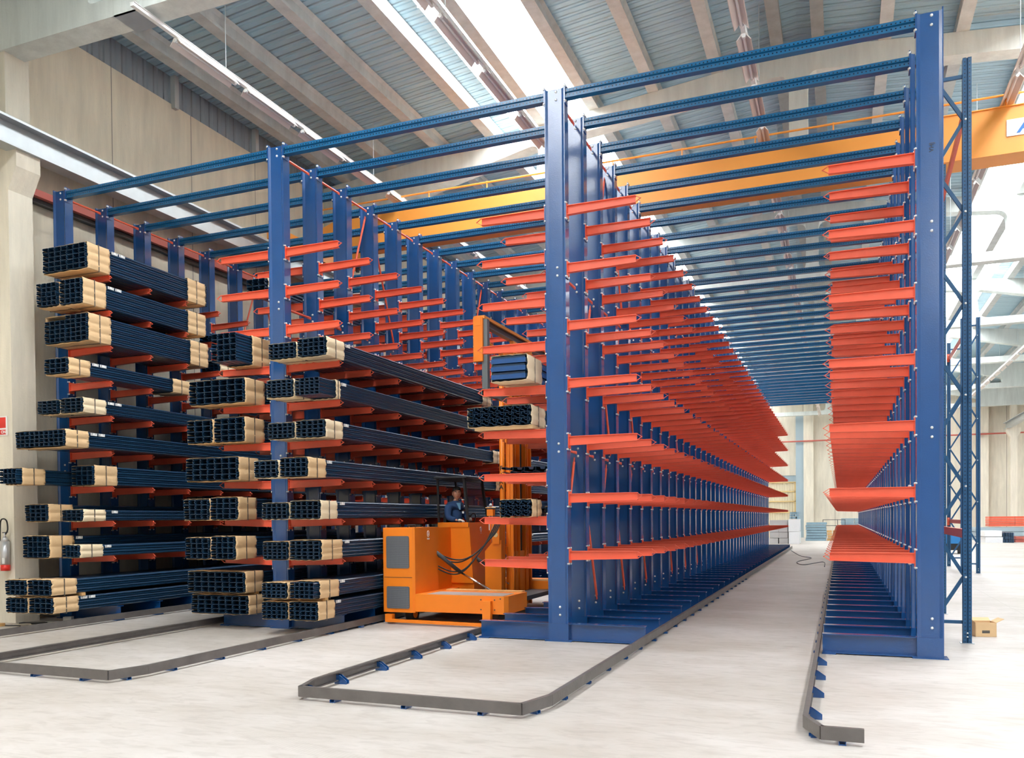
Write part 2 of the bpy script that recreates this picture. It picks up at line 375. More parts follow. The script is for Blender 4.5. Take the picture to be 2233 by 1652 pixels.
# ------------------------------------------------------------------ setting
mb = MB(); mb.box(-14, 40, -22, YEND + 0.4, -0.3, 0.0, 'floor'); struct('floor', mb)
mb = MB(); mb.box(-13.8, -13.5, -20, YEND, 0, 10.77, 'wallconc'); struct('wall_left', mb)
mb = MB(); mb.box(-13.62, -13.52, -20, YEND, 10.77, 11.6, 'strip'); o = struct('wall_left', mb); o.name = 'wall_left_upper'
mb = MB()
mb.box(-13.8, -7.5, YEND, YEND + 0.3, 0, 13.2, 'endconc'); mb.box(-7.5, -3.35, YEND, YEND + 0.3, 5.05, 13.2, 'endconc'); mb.box(-3.35, 40, YEND, YEND + 0.3, 0, 13.2, 'endconc')
struct('wall_back', mb)
mb = MB(); mb.box(-7.5, -3.35, YEND + 0.05, YEND + 0.15, 0, 4.5, 'doorsheet'); mb.box(-7.5, -3.35, YEND + 0.05, YEND + 0.2, 4.5, 5.05, 'greyblue')
d = struct('door_1', mb)
g_ = MB()
for z in (1.1, 2.0, 2.9, 3.7, 4.45): g_.box(-7.5, -3.35, YEND - 0.05, YEND + 0.05, z, z + 0.09, 'girt')
g_.box(-3.47, -3.35, YEND - 0.05, YEND + 0.05, 0, 4.5, 'girt')
put('door_girt', g_.mesh('door_girt'), d)
mb = MB(); mb.box(-3.35, -2.75, YEND - 0.35, YEND, 0, 10.0, 'greyblue'); struct('trim_1', mb)
mb = MB(); mb.box(-2.75, -2.0, YEND - 0.5, YEND, 0, 11.6, 'pillar'); struct('trim_2', mb)
tn = 3
for x in (3.2, 9.6, 17.0):
    mb = MB(); mb.box(x, x + 0.75, YEND - 0.5, YEND, 0, 11.6, 'pillar'); struct('trim_%d' % tn, mb); tn += 1
pp = MB(); pp.tube((-13.3, YEND - 0.62, 7.75), (30, YEND - 0.62, 7.75), 0.06, 'pink'); tag(put('wall_pipe', pp.mesh('wall_pipe')), 'red pipe running along the far end wall high above the stacks', 'pipe')
# pale daylight openings high on the back wall, right nave
mb = MB()
for x in (14.2, 19.0): mb.box(x, x + 3.6, YEND - 0.02, YEND + 0.02, 7.6, 9.6, 'greyblue')
struct('window_9', mb)

# roof decks, skylights
def roof(nx0, nx1, rx, names):
    def zt(x): return 12.24 - 0.097 * abs(x - rx) + 0.36
    half = rx - nx0
    sk = [(half - 5.3, half - 7.7)]
    segs = []
    for sgn in (-1, 1):
        a0, a1 = 2.75 + 2.05, 2.75 + 4.2
        pts = [(0, a0, 'deck'), (a0, a1, 'glazing'), (a1, half + 0.3, 'deck')]
        for p, q_, k in pts: segs.append((rx + sgn * p, rx + sgn * q_, k))
    for x0, x1, k in segs:
        if x0 > x1: x0, x1 = x1, x0
        mb = MB(); poly = [(x0, zt(x0)), (x1, zt(x1)), (x1, zt(x1) + 0.08), (x0, zt(x0) + 0.08)]
        ya, yb = -20, YEND + 0.3
        mb.prism(poly, 1, ya, yb, k)
        if k == 'deck':
            o = struct('ceiling', mb)
        else:
            global wn
            o = struct('window_%d' % wn, mb); wn += 1
            # glazing bars
            gb = MB(); y = ya
            while y < yb:
                gb.prism([(x0, zt(x0) - 0.05), (x1, zt(x1) - 0.05), (x1, zt(x1)), (x0, zt(x0))], 1, y, y + 0.04, 'white'); y += 5.0
            put('glazing_bar', gb.mesh('glazing_bar'), o)
wn = 1
roof(-13.5, ROOF_R, RX, None)
roof(11.78, 37.06, 24.42, None)

# purlins: concrete I-beams along the hall
PX = [-12.74, -11.28, -9.78, -8.34, -6.98, -5.64, -4.16, -2.65, -1.29, -0.43]
PX = PX + [2 * RX - x for x in PX]
PX = sorted(PX)
def purlin_mesh():
    mb = MB(); z = 0.0
    mb.prism([(-0.13, 0), (0.13, 0), (0.13, 0.06), (0.05, 0.11), (0.05, 0.28), (0.11, 0.35), (-0.11, 0.35), (-0.05, 0.28), (-0.05, 0.11), (-0.13, 0.06)], 1, -20, YEND, 'purlin')
    return mb.mesh('purlin')
pm = purlin_mesh()
for off in (0, 24.42 - RX):
    for i, x in enumerate(PX):
        xx = x + off
        o = put('trim_%d' % tn, pm, None, (xx, 0, 12.24 - 0.097 * abs(x - RX))); o['kind'] = 'structure'; tn += 1

# portal trusses with rounded openings
def arc_corner(pts, rad, n=5):
    out = []; N = len(pts)
    for i in range(N):
        p = Vector(pts[i]); a = Vector(pts[i - 1]) - p; b = Vector(pts[(i + 1) % N]) - p
        r_ = min(rad, a.length * 0.45, b.length * 0.45); A = p + a.normalized() * r_; B = p + b.normalized() * r_
        for j in range(n + 1):
            t = j / n; out.append(((1 - t) ** 2 * A + 2 * t * (1 - t) * p + t * t * B)[:])
    return out
def truss_mesh():
    import bmesh
    # outline and openings triangulated with fill, then extruded
    half = 12.64; zb = 9.68
    outer = [(-half, zb), (half, zb), (half, 12.24 - .097 * half), (0, 12.24), (-half, 12.24 - .097 * half)]
    holes = []
    for s_ in (-1, 1):
        h1 = [(s_ * 10.35, 9.98), (s_ * 6.35, 9.98), (s_ * 6.2, 11.2), (s_ * 9.2, 10.55), (s_ * 10.3, 10.25)]
        h2 = [(s_ * 5.75, 9.98), (s_ * 0.2, 9.98), (s_ * 0.2, 11.74), (s_ * 5.75, 11.2)]
        for h in (h1, h2): holes.append(arc_corner(h, 0.3))
    bm = bmesh.new(); edges = []
    for loop in [outer] + holes:
        vs = [bm.verts.new((p[0], 0, p[1])) for p in loop]
        edges += [bm.edges.new((vs[i], vs[(i + 1) % len(vs)])) for i in range(len(vs))]
    bmesh.ops.triangle_fill(bm, use_beauty=True, use_dissolve=False, edges=edges)
    ext = bmesh.ops.extrude_face_region(bm, geom=bm.faces[:])
    for v in [g for g in ext['geom'] if isinstance(g, bmesh.types.BMVert)]: v.co.y += 0.42
    bmesh.ops.recalc_face_normals(bm, faces=bm.faces)
    me = bpy.data.meshes.new('truss'); bm.to_mesh(me); bm.free(); me.materials.append(M['truss']); return me
tm = truss_mesh()
for off in (RX, 24.42):
    for y in FR:
        o = put('trim_%d' % tn, tm, None, (off, y, 0)); o['kind'] = 'structure'; tn += 1
# steel collar plates under the first truss
mb = MB(); mb.box(-10.62, -10.1, 10.13, 10.59, 9.655, 9.675, 'steel'); mb.box(-10.62, -10.1, 10.13, 10.145, 9.655, 9.95, 'truss')
o = struct('trim_%d' % tn, mb); tn += 1

# pillars with crane corbels
def pillar_mesh(two=False):
    mb = MB(); y0, y1 = 0, 0.46
    prof = [(-0.55, 0), (0.0, 0), (0.0, 7.35), (0.2, 7.72), (0.2, 8.0), (-0.03, 8.0), (-0.03, 11.0), (-0.55, 11.0)]
    if two: prof = [(-0.22, 0), (0.22, 0), (0.22, 7.35), (0.45, 7.72), (0.45, 8.02), (0.2, 8.02), (0.2, 11.0), (-0.2, 11.0), (-0.2, 8.02), (-0.45, 8.02), (-0.45, 7.72), (-0.22, 7.35)]
    mb.prism(prof, 1, y0, y1, 'pillar'); return mb.mesh('pillar')
pl, pl2 = pillar_mesh(), pillar_mesh(True)
for i, y in enumerate(FR):
    for me, x in ((pl, -13.10), (pl2, ROOF_R)):
        o = put('trim_%d' % tn, me, None, (x, y + 0.04, 0)); o['kind'] = 'structure'; tn += 1
# small posts in the ribbed strip above the wall
for y in (14.4, 17.1, 24.2, 27.0):
    mb = MB(); mb.box(-13.52, -13.40, y, y + 0.12, 10.68, 11.5, 'purlin'); struct('trim_%d' % tn, mb); tn += 1

# crane runway beams
def runway(x, sgn, label):
    t = thing('crane_runway_beam', label, 'crane beam', (x, 0, 8.0))
    mb = MB()
    mb.box(-0.02, 0.02, -19, YEND - 1, 0.02, 0.44, 'steel')
    mb.box(-0.19, 0.19, -19, YEND - 1, 0.42, 0.46, 'steel'); mb.box(-0.15, 0.15, -19, YEND - 1, 0.0, 0.03, 'steel')
    put('beam', mb.mesh('runway'), t)
    mb = MB(); mb.box(-0.03, 0.03, -19, YEND - 1, 0.46, 0.52, 'dark'); put('crane_rail', mb.mesh('crane_rail'), t)
    return t
runway(-12.98, 1, 'long pale grey steel crane beam resting on the left pillar brackets')
runway(ROOF_R - 0.38, -1, 'long pale grey steel crane beam on the right-hand pillar brackets far back')
mb = MB(); mb.box(-13.34, -13.24, 10.8, 60, 7.50, 7.62, 'pink'); mb.box(-13.46, -13.34, 10.8, 60, 7.42, 7.52, 'dark')
tag(put('conductor_rail', mb.mesh('conductor_rail')), 'dark red conductor rail along the left wall under the crane beam', 'rail')

# ------------------------------------------------------------------ fluorescent lights
def light_meshes():
    mb = MB(); L_ = 1.42
    mb.prism([(-0.035, 0.05), (-0.12, -0.06), (-0.108, -0.064), (-0.02, 0.04), (0.02, 0.04), (0.108, -0.064), (0.12, -0.06), (0.035, 0.05)], 1, 0, L_, 'light_body')
    ref = mb.mesh('reflector')
    mb = MB(); mb.tube((0, 0.04, -0.015), (0, L_ - 0.04, -0.015), 0.019, 'white'); tube_ = mb.mesh('tube')
    mb = MB(); mb.tube((0, -0.025, 0.0), (0, 0.025, 0.0), 0.035, 'white'); cap = mb.mesh('cap')
    return ref, tube_, cap
lref, ltube, lcap = light_meshes()
runs = [(-10.02, 10.80, 34, 'left side'), (-5.75, 10.1, 34, 'under the big skylight'), (-1.44, 12.45, 33, 'near the ridge'), (2.95, 12.1, 33, 'right of the ridge'), (8.05, 38.5, 18, 'far right')]
for x, ys, n_, wh in runs:
    mb = MB(); mb.box(-0.035, 0.035, 9.9, YEND - 3, 0, 0.055, 'white'); mb.box(-0.05, 0.05, 9.9, YEND - 3, 0.055, 0.06, 'white')
    y = 12.0
    while y < YEND - 4: mb.tube((0, y, 0.05), (0, y, 2.05 if abs(x) < 9 else 1.3), 0.006, 'steel', 5); y += 5
    tag(put('light_trunking', mb.mesh('light_trunking'), None, (x, 0, 9.56)), 'white trunking rail carrying the strip lights, run %s' % wh, 'light rail')
    for i in range(n_):
        lab = '%s strip light from the front on the run %s' % (nth(i), wh)
        t = thing('strip_light', lab, 'strip light', (x, ys + i * 1.725, 9.5), 0, 'strip lights on the run %s' % wh)
        put('reflector', lref, t)
        if i < 12: put('fluorescent_tube', ltube, t); put('end_cap', lcap, t); put('end_cap', lcap, t, (0, 1.42, 0))

# ------------------------------------------------------------------ bridge crane
t = thing('bridge_crane', 'yellow-orange overhead bridge crane spanning the hall above the racks', 'crane', (0, 18.2, 0))
mb = MB()
xl, xr = -12.75, ROOF_R - 0.4
zt_, zb_ = 9.36, 8.60
poly = [(xl, 8.62), (xl, 8.96), (xl + 1.2, zt_), (xr - 1.2, zt_), (xr, 8.96), (xr, 8.62), (xr - 1.2, 8.45), (xr - 3.4, zb_ - .12), (xl + 3.2, zb_), (xl + 1.2, 8.45)]
mb.prism([(xl, 8.62), (xl, 8.96), (xl + 1.2, zt_), (xr - 1.2, zt_), (xr, 8.96), (xr, 8.62), (xr - 1.2, 8.5), (xl + 1.2, 8.5)], 1, 0, 0.55, 'crane')
mb.box(xl + 1.0, xr - 1.0, -0.03, 0.58, zt_, zt_ + 0.02, 'crane')
mb.box(xl + 1.0, xr - 1.0, -0.03, 0.58, 8.48, 8.50, 'crane')
put('girder', mb.mesh('girder'), t)
for x in (xl - 0.2, xr + 0.1):
    mb = MB(); mb.box(x, x + 0.22, -1.3, 2.0, 8.56, 8.86, 'crane'); e_ = put('end_truck', mb.mesh('end_truck'), t)
    for yy in (-1.0, 1.7):
        mb = MB(); mb.tube((x + 0.04, yy, 8.62), (x + 0.18, yy, 8.62), 0.14, 'dark', 16); put('wheel', mb.mesh('wheel'), e_)
mb = MB(); mb.tube((xl + 0.3, 0.05, 9.61), (xr - 0.3, 0.05, 9.61), 0.022, 'crane', 8)
for i in range(16):
    x = -12.27 + 1.52 * i
    if x < xr: mb.tube((x, 0.05, 9.0 if x < xl + .8 else zt_), (x, 0.05, 9.64), 0.016, 'crane', 6)
put('handrail', mb.mesh('handrail'), t)
mb = MB(); mb.box(2.93, 5.1, -0.02, -0.008, 8.80, 9.11, 'white'); sg = put('sign_board', mb.mesh('sign_board'), t)
put('sign_letter', text_mesh('A', 0.33, 'signblue', 0.25, 0.012), sg, (3.22, -0.024, 8.95), (math.pi / 2, 0, 0))
mb = MB(); mb.box(-11.6, -11.2, 0.1, 0.5, 8.1, 8.5, 'crane'); mb.tube((-11.4, 0.3, 8.0), (-11.4, 0.3, 8.1), .05, 'dark'); put('drive_box', mb.mesh('drive_box'), t)

# ------------------------------------------------------------------ cantilever racks
TOP, BH = 7.623, 0.248
BR = (7.50, 5.10, 2.68)                               # heights of the brace tubes
def column_mesh(bolts):
    mb = MB()
    for s_ in (-1, 1):
        mb.box(s_ * HW - (0.013 if s_ > 0 else 0), s_ * HW + (0.013 if s_ < 0 else 0), 0, 0.165, 0.012, TOP, 'blue')
    mb.box(-HW + 0.013, HW - 0.013, 0.018, 0.030, BH, TOP - 0.03, 'blue')
    mb.box(-HW + 0.013, HW - 0.013, 0.0, 0.03, 0.012, BH, 'blue')          # closed box at the foot
    for s_ in (-1, 1):
        mb.prism([(s_ * (HW - 0.013), 0.018), (s_ * (HW - 0.045), 0.018), (s_ * (HW - 0.013), 0.0)][::s_], 2, BH, TOP - .03, 'blue')
    mb.box(-HW - 0.05, HW + 0.05, -0.03, 0.20, 0, 0.012, 'blue')
    if bolts:
        for z in BR + (0.42,):
            for dz in (-0.055, 0.055): mb.dome((0.02, 0.018, z + dz), 0.017, 'zinc', 1, -1)
    return mb.mesh('column')
col_near, col_far = column_mesh(False), column_mesh(True)
b = MB(); b.dome((0, 0, 0), 0.018, 'zinc', 1, -1, 10); bolt_me = b.mesh('bolt', True)

AL = 1.045
def arm_mesh(plate, sgn, n_side=8):
    mb = MB(); r_, t_ = 0.128, 0.100; L_ = AL - 0.075
    def X(v): return v * sgn
    def bx(x0, x1, y0, y1, z0, z1, k):
        a, c = sorted((X(x0), X(x1))); mb.box(a, c, y0, y1, z0, z1, k)
    def zt2(x): return 0.0
    def zb2(x): return -(r_ + (t_ - r_) * x / L_)
    # web and two flanges, lower flange rising towards the tip
    def quad(x0, x1, y0, y1, f0, f1, k):
        vs = [(X(x), y, z) for y in (y0, y1) for x, z in ((x0, f0(x0)), (x1, f0(x1)), (x1, f1(x1)), (x0, f1(x0)))]
        fs = [(0, 1, 2, 3), (7, 6, 5, 4), (0, 4, 5, 1), (1, 5, 6, 2), (2, 6, 7, 3), (3, 7, 4, 0)]
        if sgn < 0: fs = [tuple(reversed(f)) for f in fs]
        mb.add(vs, fs, k)
    quad(0.012, L_, 0.038, 0.046, lambda x: zb2(x) + .006, lambda x: -0.006, 'orange')
    quad(0.012, L_, 0.008, 0.078, lambda x: -0.008, lambda x: 0.0, 'orange')
    quad(0.012, L_, 0.008, 0.078, zb2, lambda x: zb2(x) + 0.008, 'orange')
    # pointed tip made by the flanges bent together
    za, zc, zm = 0.0, zb2(L_), zb2(L_) * 0.5
    quad(L_, AL, 0.008, 0.024, lambda x: (za - .008) + (zm - za) * (x - L_) / (AL - L_), lambda x: za + (zm - za) * (x - L_) / (AL - L_), 'orange')
    quad(L_, AL, 0.008, 0.024, lambda x: zc + (zm - zc) * (x - L_) / (AL - L_), lambda x: zc + .008 + (zm - zc) * (x - L_) / (AL - L_), 'orange')
    if plate: bx(0.0, 0.014, 0.0, 0.12, -0.19, 0.05, 'blue')
    bx(0.010, 0.022, 0.005, 0.115, -0.165, 0.03, 'orange')
    if plate:
        for z in (0.035, -0.172): mb.dome((X(0.006), -0.002, z), 0.017, 'zinc', 1, -1, 6)
    return mb.mesh('arm')
def plate_mesh(sgn):
    mb = MB(); a, c = sorted((0.0, 0.013 * sgn)); mb.box(a, c, -0.004, 0.13, -0.20, 0.055, 'blue')
    for z in (0.038, -0.178):
        mb.dome((0.012 * sgn, 0.018, z), 0.016, 'zinc', 0, sgn, 8); mb.dome((0.012 * sgn, 0.105, z), 0.016, 'zinc', 0, sgn, 8)
        mb.dome((0.005 * sgn, -0.004, z), 0.012, 'zinc', 1, -1, 8)
    return mb.mesh('end_plate')
arm_n = {s_: arm_mesh(False, s_) for s_ in (-1, 1)}; arm_f = {s_: arm_mesh(True, s_) for s_ in (-1, 1)}
plate_n = {s_: plate_mesh(s_) for s_ in (-1, 1)}
def base_mesh(sgn, L_=1.06):
    mb = MB()
    def bx(x0, x1, y0, y1, z0, z1):
        a, c = sorted((x0 * sgn, x1 * sgn)); mb.box(a, c, y0, y1, z0, z1, 'blue')
    bx(0, L_, 0.02, 0.15, BH - 0.011, BH); bx(0, L_, 0.01, 0.16, 0.012, 0.024); bx(0, L_ - .005, 0.08, 0.089, 0.024, BH - 0.011)
    bx(L_ - 0.16, L_, -0.01, 0.17, 0, 0.012)
    return mb.mesh('base_beam')
base_me = {s_: base_mesh(s_) for s_ in (-1, 1)}; base_B = base_mesh(1, 0.975)

ROWS = {
    'A': dict(x=XA, n=28, name='the rack against the wall', L=None, Rt=LB, nl=0, nr=28),
    'B': dict(x=XB, n=18, name='the loaded double rack', L=LB, Rt=LB, nl=18, nr=18),
    'C': dict(x=XC, n=39, name='the rack between the aisles', L=LB, Rt=LC, nl=10, nr=39),
    'D': dict(x=XD, n=39, name='the rack beside the pallet frames', L=LC, Rt=None, nl=39, nr=0),
}
for key, rw in ROWS.items():
    for n_ in range(rw['n']):
        t = thing('cantilever_upright', '%s blue column with orange arms from the front of %s' % (nth(n_), rw['name']), 'rack column', (rw['x'], Y0 + n_ * DY, 0), 0, 'columns of ' + rw['name'])
        near = n_ < 4
        put('column', col_near if near else col_far, t)
        if near:
            for z in BR + (0.42,):
                for dz in (-0.055, 0.055): put('bolt', bolt_me, t, (0.02, 0.018, z + dz))
        for sgn, lv, cnt in ((-1, rw['L'], rw['nl']), (1, rw['Rt'], rw['nr'])):
            if lv is None or n_ >= cnt: continue
            put('base_beam', base_B if (key == 'B' and sgn > 0) else base_me[sgn], t, (sgn * HW, 0, 0))
            for z in lv:
                a = put('arm', arm_n[sgn] if n_ < 8 else arm_f[sgn], t, (sgn * HW, 0.0, z))
                if n_ < 8: put('end_plate', plate_n[sgn], a)

# overhead tie beams between rows
def tie_mesh(L_):
    mb = MB(); h = 0.058; wd = 0.05
    prof = [(-wd, -h + .028), (-wd, -h), (wd, -h), (wd, -0.018), (wd - .022, -0.008), (wd - .022, 0.008), (wd, 0.018), (wd, h), (-wd, h), (-wd, h - .028)]
    prof = [(-a, b_) for a, b_ in prof][::-1]
    mb.sheet(prof, 0.006, 0, 0.012, L_ - 0.012, 'blue2'); return mb.mesh('tie_beam')
def cleat_mesh(sgn):
    mb = MB(); a, c = sorted((0, 0.012 * sgn)); mb.box(a, c, -0.005, 0.13, -0.13, 0.13, 'blue')
    for z in (-0.10, 0.10): mb.dome((0.012 * sgn, 0.01, z), 0.018, 'zinc', 0, sgn, 8); mb.dome((0.006 * sgn, -0.005, z), 0.014, 'zinc', 1, -1, 8)
    return mb.mesh('cleat')
cl_l, cl_r = cleat_mesh(1), cleat_mesh(-1)
for (ka, kb, cnt, wh) in (('A', 'B', 18, 'between the wall rack and the double rack'), ('B', 'C', 15, 'above the lift truck aisle'), ('C', 'D', 39, 'across the empty aisle')):
    xa, xb = ROWS[ka]['x'] + HW, ROWS[kb]['x'] - HW
    me = tie_mesh(xb - xa)
    for n_ in range(cnt):
        t = thing('overhead_tie_beam', 'blue perforated tie beam %s, %s from the front' % (wh, nth(n_)), 'tie beam', (xa, Y0 + n_ * DY, 7.51), 0, 'tie beams ' + wh)
        put('beam', me, t, (0, 0.062, 0))
        if n_ < 12:
            put('end_cleat', cl_l, t); put('end_cleat', cl_r, t, (xb - xa, 0, 0))

# brace tubes along the rows
def brace_mesh(dy, dz):
    mb = MB(); p0, p1 = Vector((0, 0, 0)), Vector((0, dy, dz)); d = (p1 - p0).normalized()
    mb.tube(p0 + d * 0.07, p1 - d * 0.07, 0.019, 'orange', 10)
    for p, s_ in ((p0, 1), (p1, -1)):
        mb.bar(p + d * s_ * 0.0, p + d * s_ * 0.09, 0.045, 0.008, 'orange', up=(1, 0, 0))
    return mb.mesh('brace')
hb = brace_mesh(DY - 0.05, 0)
for key, tiers in (('A', (0,)), ('B', (0, 1)), ('C', (0, 1, 2))):
    rw = ROWS[key]
    for ti in tiers:
        for n_ in range(min(rw['n'] - 1, 20 if ti == 0 else 13)):
            o = put('brace_tube', hb, None, (rw['x'] + 0.01, Y0 + n_ * DY + 0.035, BR[ti] - 0.01))
            tag(o, '%s orange horizontal tube at %s level of %s' % (nth(n_), ('top', 'middle', 'lower')[ti], rw['name']), 'brace', 'horizontal brace tubes of ' + rw['name'])
def vbrace(key, apex, z1, z0, tier):
    rw = ROWS[key]
    for s_, w_ in ((-1, 'forwards'), (1, 'backwards')):
        if apex + s_ < 0: continue
        me = brace_mesh(s_ * (DY - 0.045), z0 - z1)
        o = put('diagonal_brace', me, None, (rw['x'] + (-0.03 if s_ < 0 else 0.045), Y0 + apex * DY + (0.005 if s_ < 0 else 0.045), z1))
        tag(o, 'orange diagonal tube from %s column %s, %s tier of %s' % (nth(apex), w_, tier, rw['name']), 'brace', 'diagonal braces of ' + rw['name'])
for a in (3, 8, 13): vbrace('C', a, 7.40, 5.15, 'upper')
for a in (2, 4, 9): vbrace('C', a, 5.05, 2.75, 'middle')
for a in (1, 3, 5, 8, 10, 12): vbrace('C', a, 2.60, 0.42, 'lower')
for a in (3, 9): vbrace('B', a, 7.40, 5.15, 'upper')
for a in (4, 6): vbrace('B', a, 5.0, 2.75, 'middle')
vbrace('A', 6, 7.40, 5.15, 'upper')
# maker's mark on the front right-hand column
mk = text_mesh('VHJ', 0.07, 'black')
tag(put('column_mark', mk, None, (XD + 0.02, Y0 + 0.0165, 6.02), (math.pi / 2, -math.pi / 2, 0)), 'small dark stamped mark on the front right-hand blue column', 'mark')

# ------------------------------------------------------------------ steel profile bundles
prof_cache = {}
def profile_mesh(wd, h, L_, style='sigma'):
    key = (round(wd, 3), round(h, 3), round(L_, 1), style)
    if key in prof_cache: return prof_cache[key]
    mb = MB(); a, c = wd * 0.5 - 0.002, h * 0.5 - 0.002; g = min(0.016, a * .35)
    if style == 'sigma':
        path = [(-a + g, h * .10), (-a, h * .18), (-a, c - g * .5), (-a + g * .5, c), (a - g, c), (a, c - g), (a, h * .14), (a - g, h * .05), (a - g, -h * .05), (a, -h * .14), (a, -c + g), (a - g, -c), (-a + g * .5, -c), (-a, -c + g * .5), (-a, -h * .18), (-a + g, -h * .10)]
    elif style == 'wave':
        path = [(-a, c * .5), (-a, c), (-a * .3, c), (-a * .1, c * .3), (a * .5, c * .3), (a * .7, c), (a, c), (a, 0), (a * .55, -c * .2), (a * .55, -c), (-a * .2, -c), (-a * .4, -c * .4), (-a, -c * .4)]
    else:
        mb.box(-a, a, 0, L_, -c * .9, c * .35, 'blue'); mb.box(-a * .94, a * .94, 0.03, L_ - .03, c * .35, c * .95, 'navy')
        me = mb.mesh('steel_tray'); prof_cache[key] = me; return me
    mb.sheet(path, 0.0045, 1, 0, L_, 'navy')
    me = mb.mesh('steel_profile'); prof_cache[key] = me; return me
def wrapper_mesh(xl_, xr_, zb_, zt_, L_, rows, k, seed):
    rg = random.Random(seed); pts = []; o = 0.010
    nz = rows * 6; nx = 8
    H_ = zt_ - zb_
    for i in range(nx): pts.append((xl_ - o + (xr_ - xl_ + 2 * o) * i / nx, zb_ - o, 'b'))
    for i in range(nz):
        z = zb_ - o + (H_ + 2 * o) * i / nz
        ph = (z - zb_) / H_ * max(2, round(rows * .55))
        pts.append((xr_ + o + 0.013 * abs(math.sin(math.pi * ph)) + 0.002, z, 's'))
    for i in range(nx): pts.append((xr_ + o - (xr_ - xl_ + 2 * o) * i / nx, zt_ + o, 't'))
    for i in range(4): pts.append((xl_ - o, zt_ + o - (H_ + 2 * o) * i / 4, 'l'))
    N = len(pts); ny = 9; mb = MB(); vs = []
    for side in (0, 1):
        for j in range(ny + 1):
            y = L_ * j / ny
            for i, (x, z, w_) in enumerate(pts):
                jit = rg.uniform(-0.010, 0.014) if j in (0, ny) else 0
                dz = 0; dx = 0
                if w_ == 'b': dz = -0.010 * abs(math.sin(i * 1.7 + seed)) * (1.5 if j < 3 else .6)
                if w_ == 't': dz = 0.008 * abs(math.sin(i * 1.3 + seed * 2 + j * .7)) * (1.4 if j < 3 else .5)
                if w_ == 's': dx = rg.uniform(-0.0015, 0.0015)
                inn = 0.004 * side
                cx, cz = (xl_ + xr_) / 2, (zb_ + zt_) / 2
                vs.append((x + dx - math.copysign(inn, x - cx), y + jit, z + dz - math.copysign(inn, z - cz)))
    fs = []
    def id_(s_, j, i): return s_ * (ny + 1) * N + j * N + i % N
    for j in range(ny):
        for i in range(N):
            fs.append((id_(0, j, i), id_(0, j, i + 1), id_(0, j + 1, i + 1), id_(0, j + 1, i)))
            fs.append((id_(1, j, i), id_(1, j + 1, i), id_(1, j + 1, i + 1), id_(1, j, i + 1)))
    for i in range(N):
        fs.append((id_(0, 0, i), id_(1, 0, i), id_(1, 0, i + 1), id_(0, 0, i + 1)))
        fs.append((id_(0, ny, i), id_(0, ny, i + 1), id_(1, ny, i + 1), id_(1, ny, i)))
    mb.add(vs, fs, k); return mb.mesh('wrapping', True)
def strap_mesh(xl_, xr_, zb_, zt_, wd=0.018):
    mb = MB(); o = 0.0255
    mb.box(xl_ - .015, xr_ + o, 0, wd, zt_ + 0.021, zt_ + 0.024, 'strap'); mb.box(xr_ + o - .003, xr_ + o, 0, wd, zb_ - 0.024, zt_ + 0.024, 'strap')
    mb.box(xl_ - .015, xl_ - .012, 0, wd, zb_ - 0.024, zt_ + 0.024, 'strap'); mb.box(xl_ - .015, xr_ + o, 0, wd, zb_ - 0.027, zb_ - 0.024, 'strap')
    return mb.mesh('strap')
bcount = 0
def bundle(label, xl_, xr_, zb_, zt_, y, L_, cols, rows, wraps=((0.04, 0.5),), k='card', labels=0, style='sigma', group='wrapped bundles of blue steel profiles', skip=(), stagger=0.02, lab_off=0.06):
    """one bundle: profiles, tan wrapping, strap and paper labels; y is the front end, wraps are (start, end) from it"""
    global bcount
    bcount += 1; rg = random.Random(bcount * 13)
    cx = (xl_ + xr_) / 2; t = thing('profile_bundle', label, 'steel bundle', (cx, y, zb_), 0, group)
    a, b_ = xl_ - cx, xr_ - cx; H_ = zt_ - zb_; cw, ch = (b_ - a) / cols, H_ / rows
    me = profile_mesh(cw, ch, L_, style)
    for i in range(cols):
        for j in range(rows):
            if (i, j) in skip: continue
            put('steel_profile', me, t, (a + cw * (i + .5), rg.uniform(-stagger, stagger) * 0.35, ch * (j + .5)))
    # paper skin drawn as wrapping around the end, strap over it
    for (s0, s1) in wraps:
        wob = put('wrapping', wrapper_mesh(a, b_, 0, H_, s1 - s0, rows, k, bcount), t, (0, s0, 0))
        put('strap', strap_mesh(a, b_, 0, H_), t, (0, (s0 + s1) / 2 - .01, 0))
    if labels:
        e = max(s1 for s0, s1 in wraps if s0 < 1) if wraps else 0.1
        for q_ in range(labels):
            mb = MB(); mb.box(-0.0, 0.004, 0, 0.13, 0, 0.045, 'label')
            put('paper_label', mb.mesh('paper_label'), t, (b_ + 0.001, e + lab_off + q_ * 0.16, H_ - 0.048))
    return t
G1 = 'bundles on the wall rack'
fa = lambda x: x
bundle('wide bundle with tan sleeves at both ends, topmost on the wall rack', -12.735, -11.76, 5.99, 6.40, 10.53, 2.9, 7, 5, ((0.03, .49), (2.35, 2.83)), labels=2, group=G1)
bundle('left half bundle on the second level from top of the wall rack', -12.735, -12.285, 5.385, 5.76, 10.40, 2.95, 4, 5, ((0.05, .5), (2.45, 2.95)), labels=0, group=G1)
bundle('sleeved right half bundle on the second level from top of the wall rack', -12.24, -11.77, 5.385, 5.785, 10.436, 2.95, 4, 5, ((0.03, .5), (2.45, 2.93)), labels=2, group=G1)
bundle('tall stepped bundle with tan sleeves on the third level of the wall rack', -12.72, -11.76, 4.78, 5.22, 10.53, 2.9, 8, 6, ((0.03, .49), (2.4, 2.88)), labels=0, skip=tuple((i, 5) for i in range(4)), group=G1)
bundle('small narrow bundle at the fourth level of the wall rack', -12.25, -11.76, 4.168, 4.40, 10.126, 2.8, 4, 3, ((0.03, .45), (2.33, 2.78)), labels=2, group=G1)
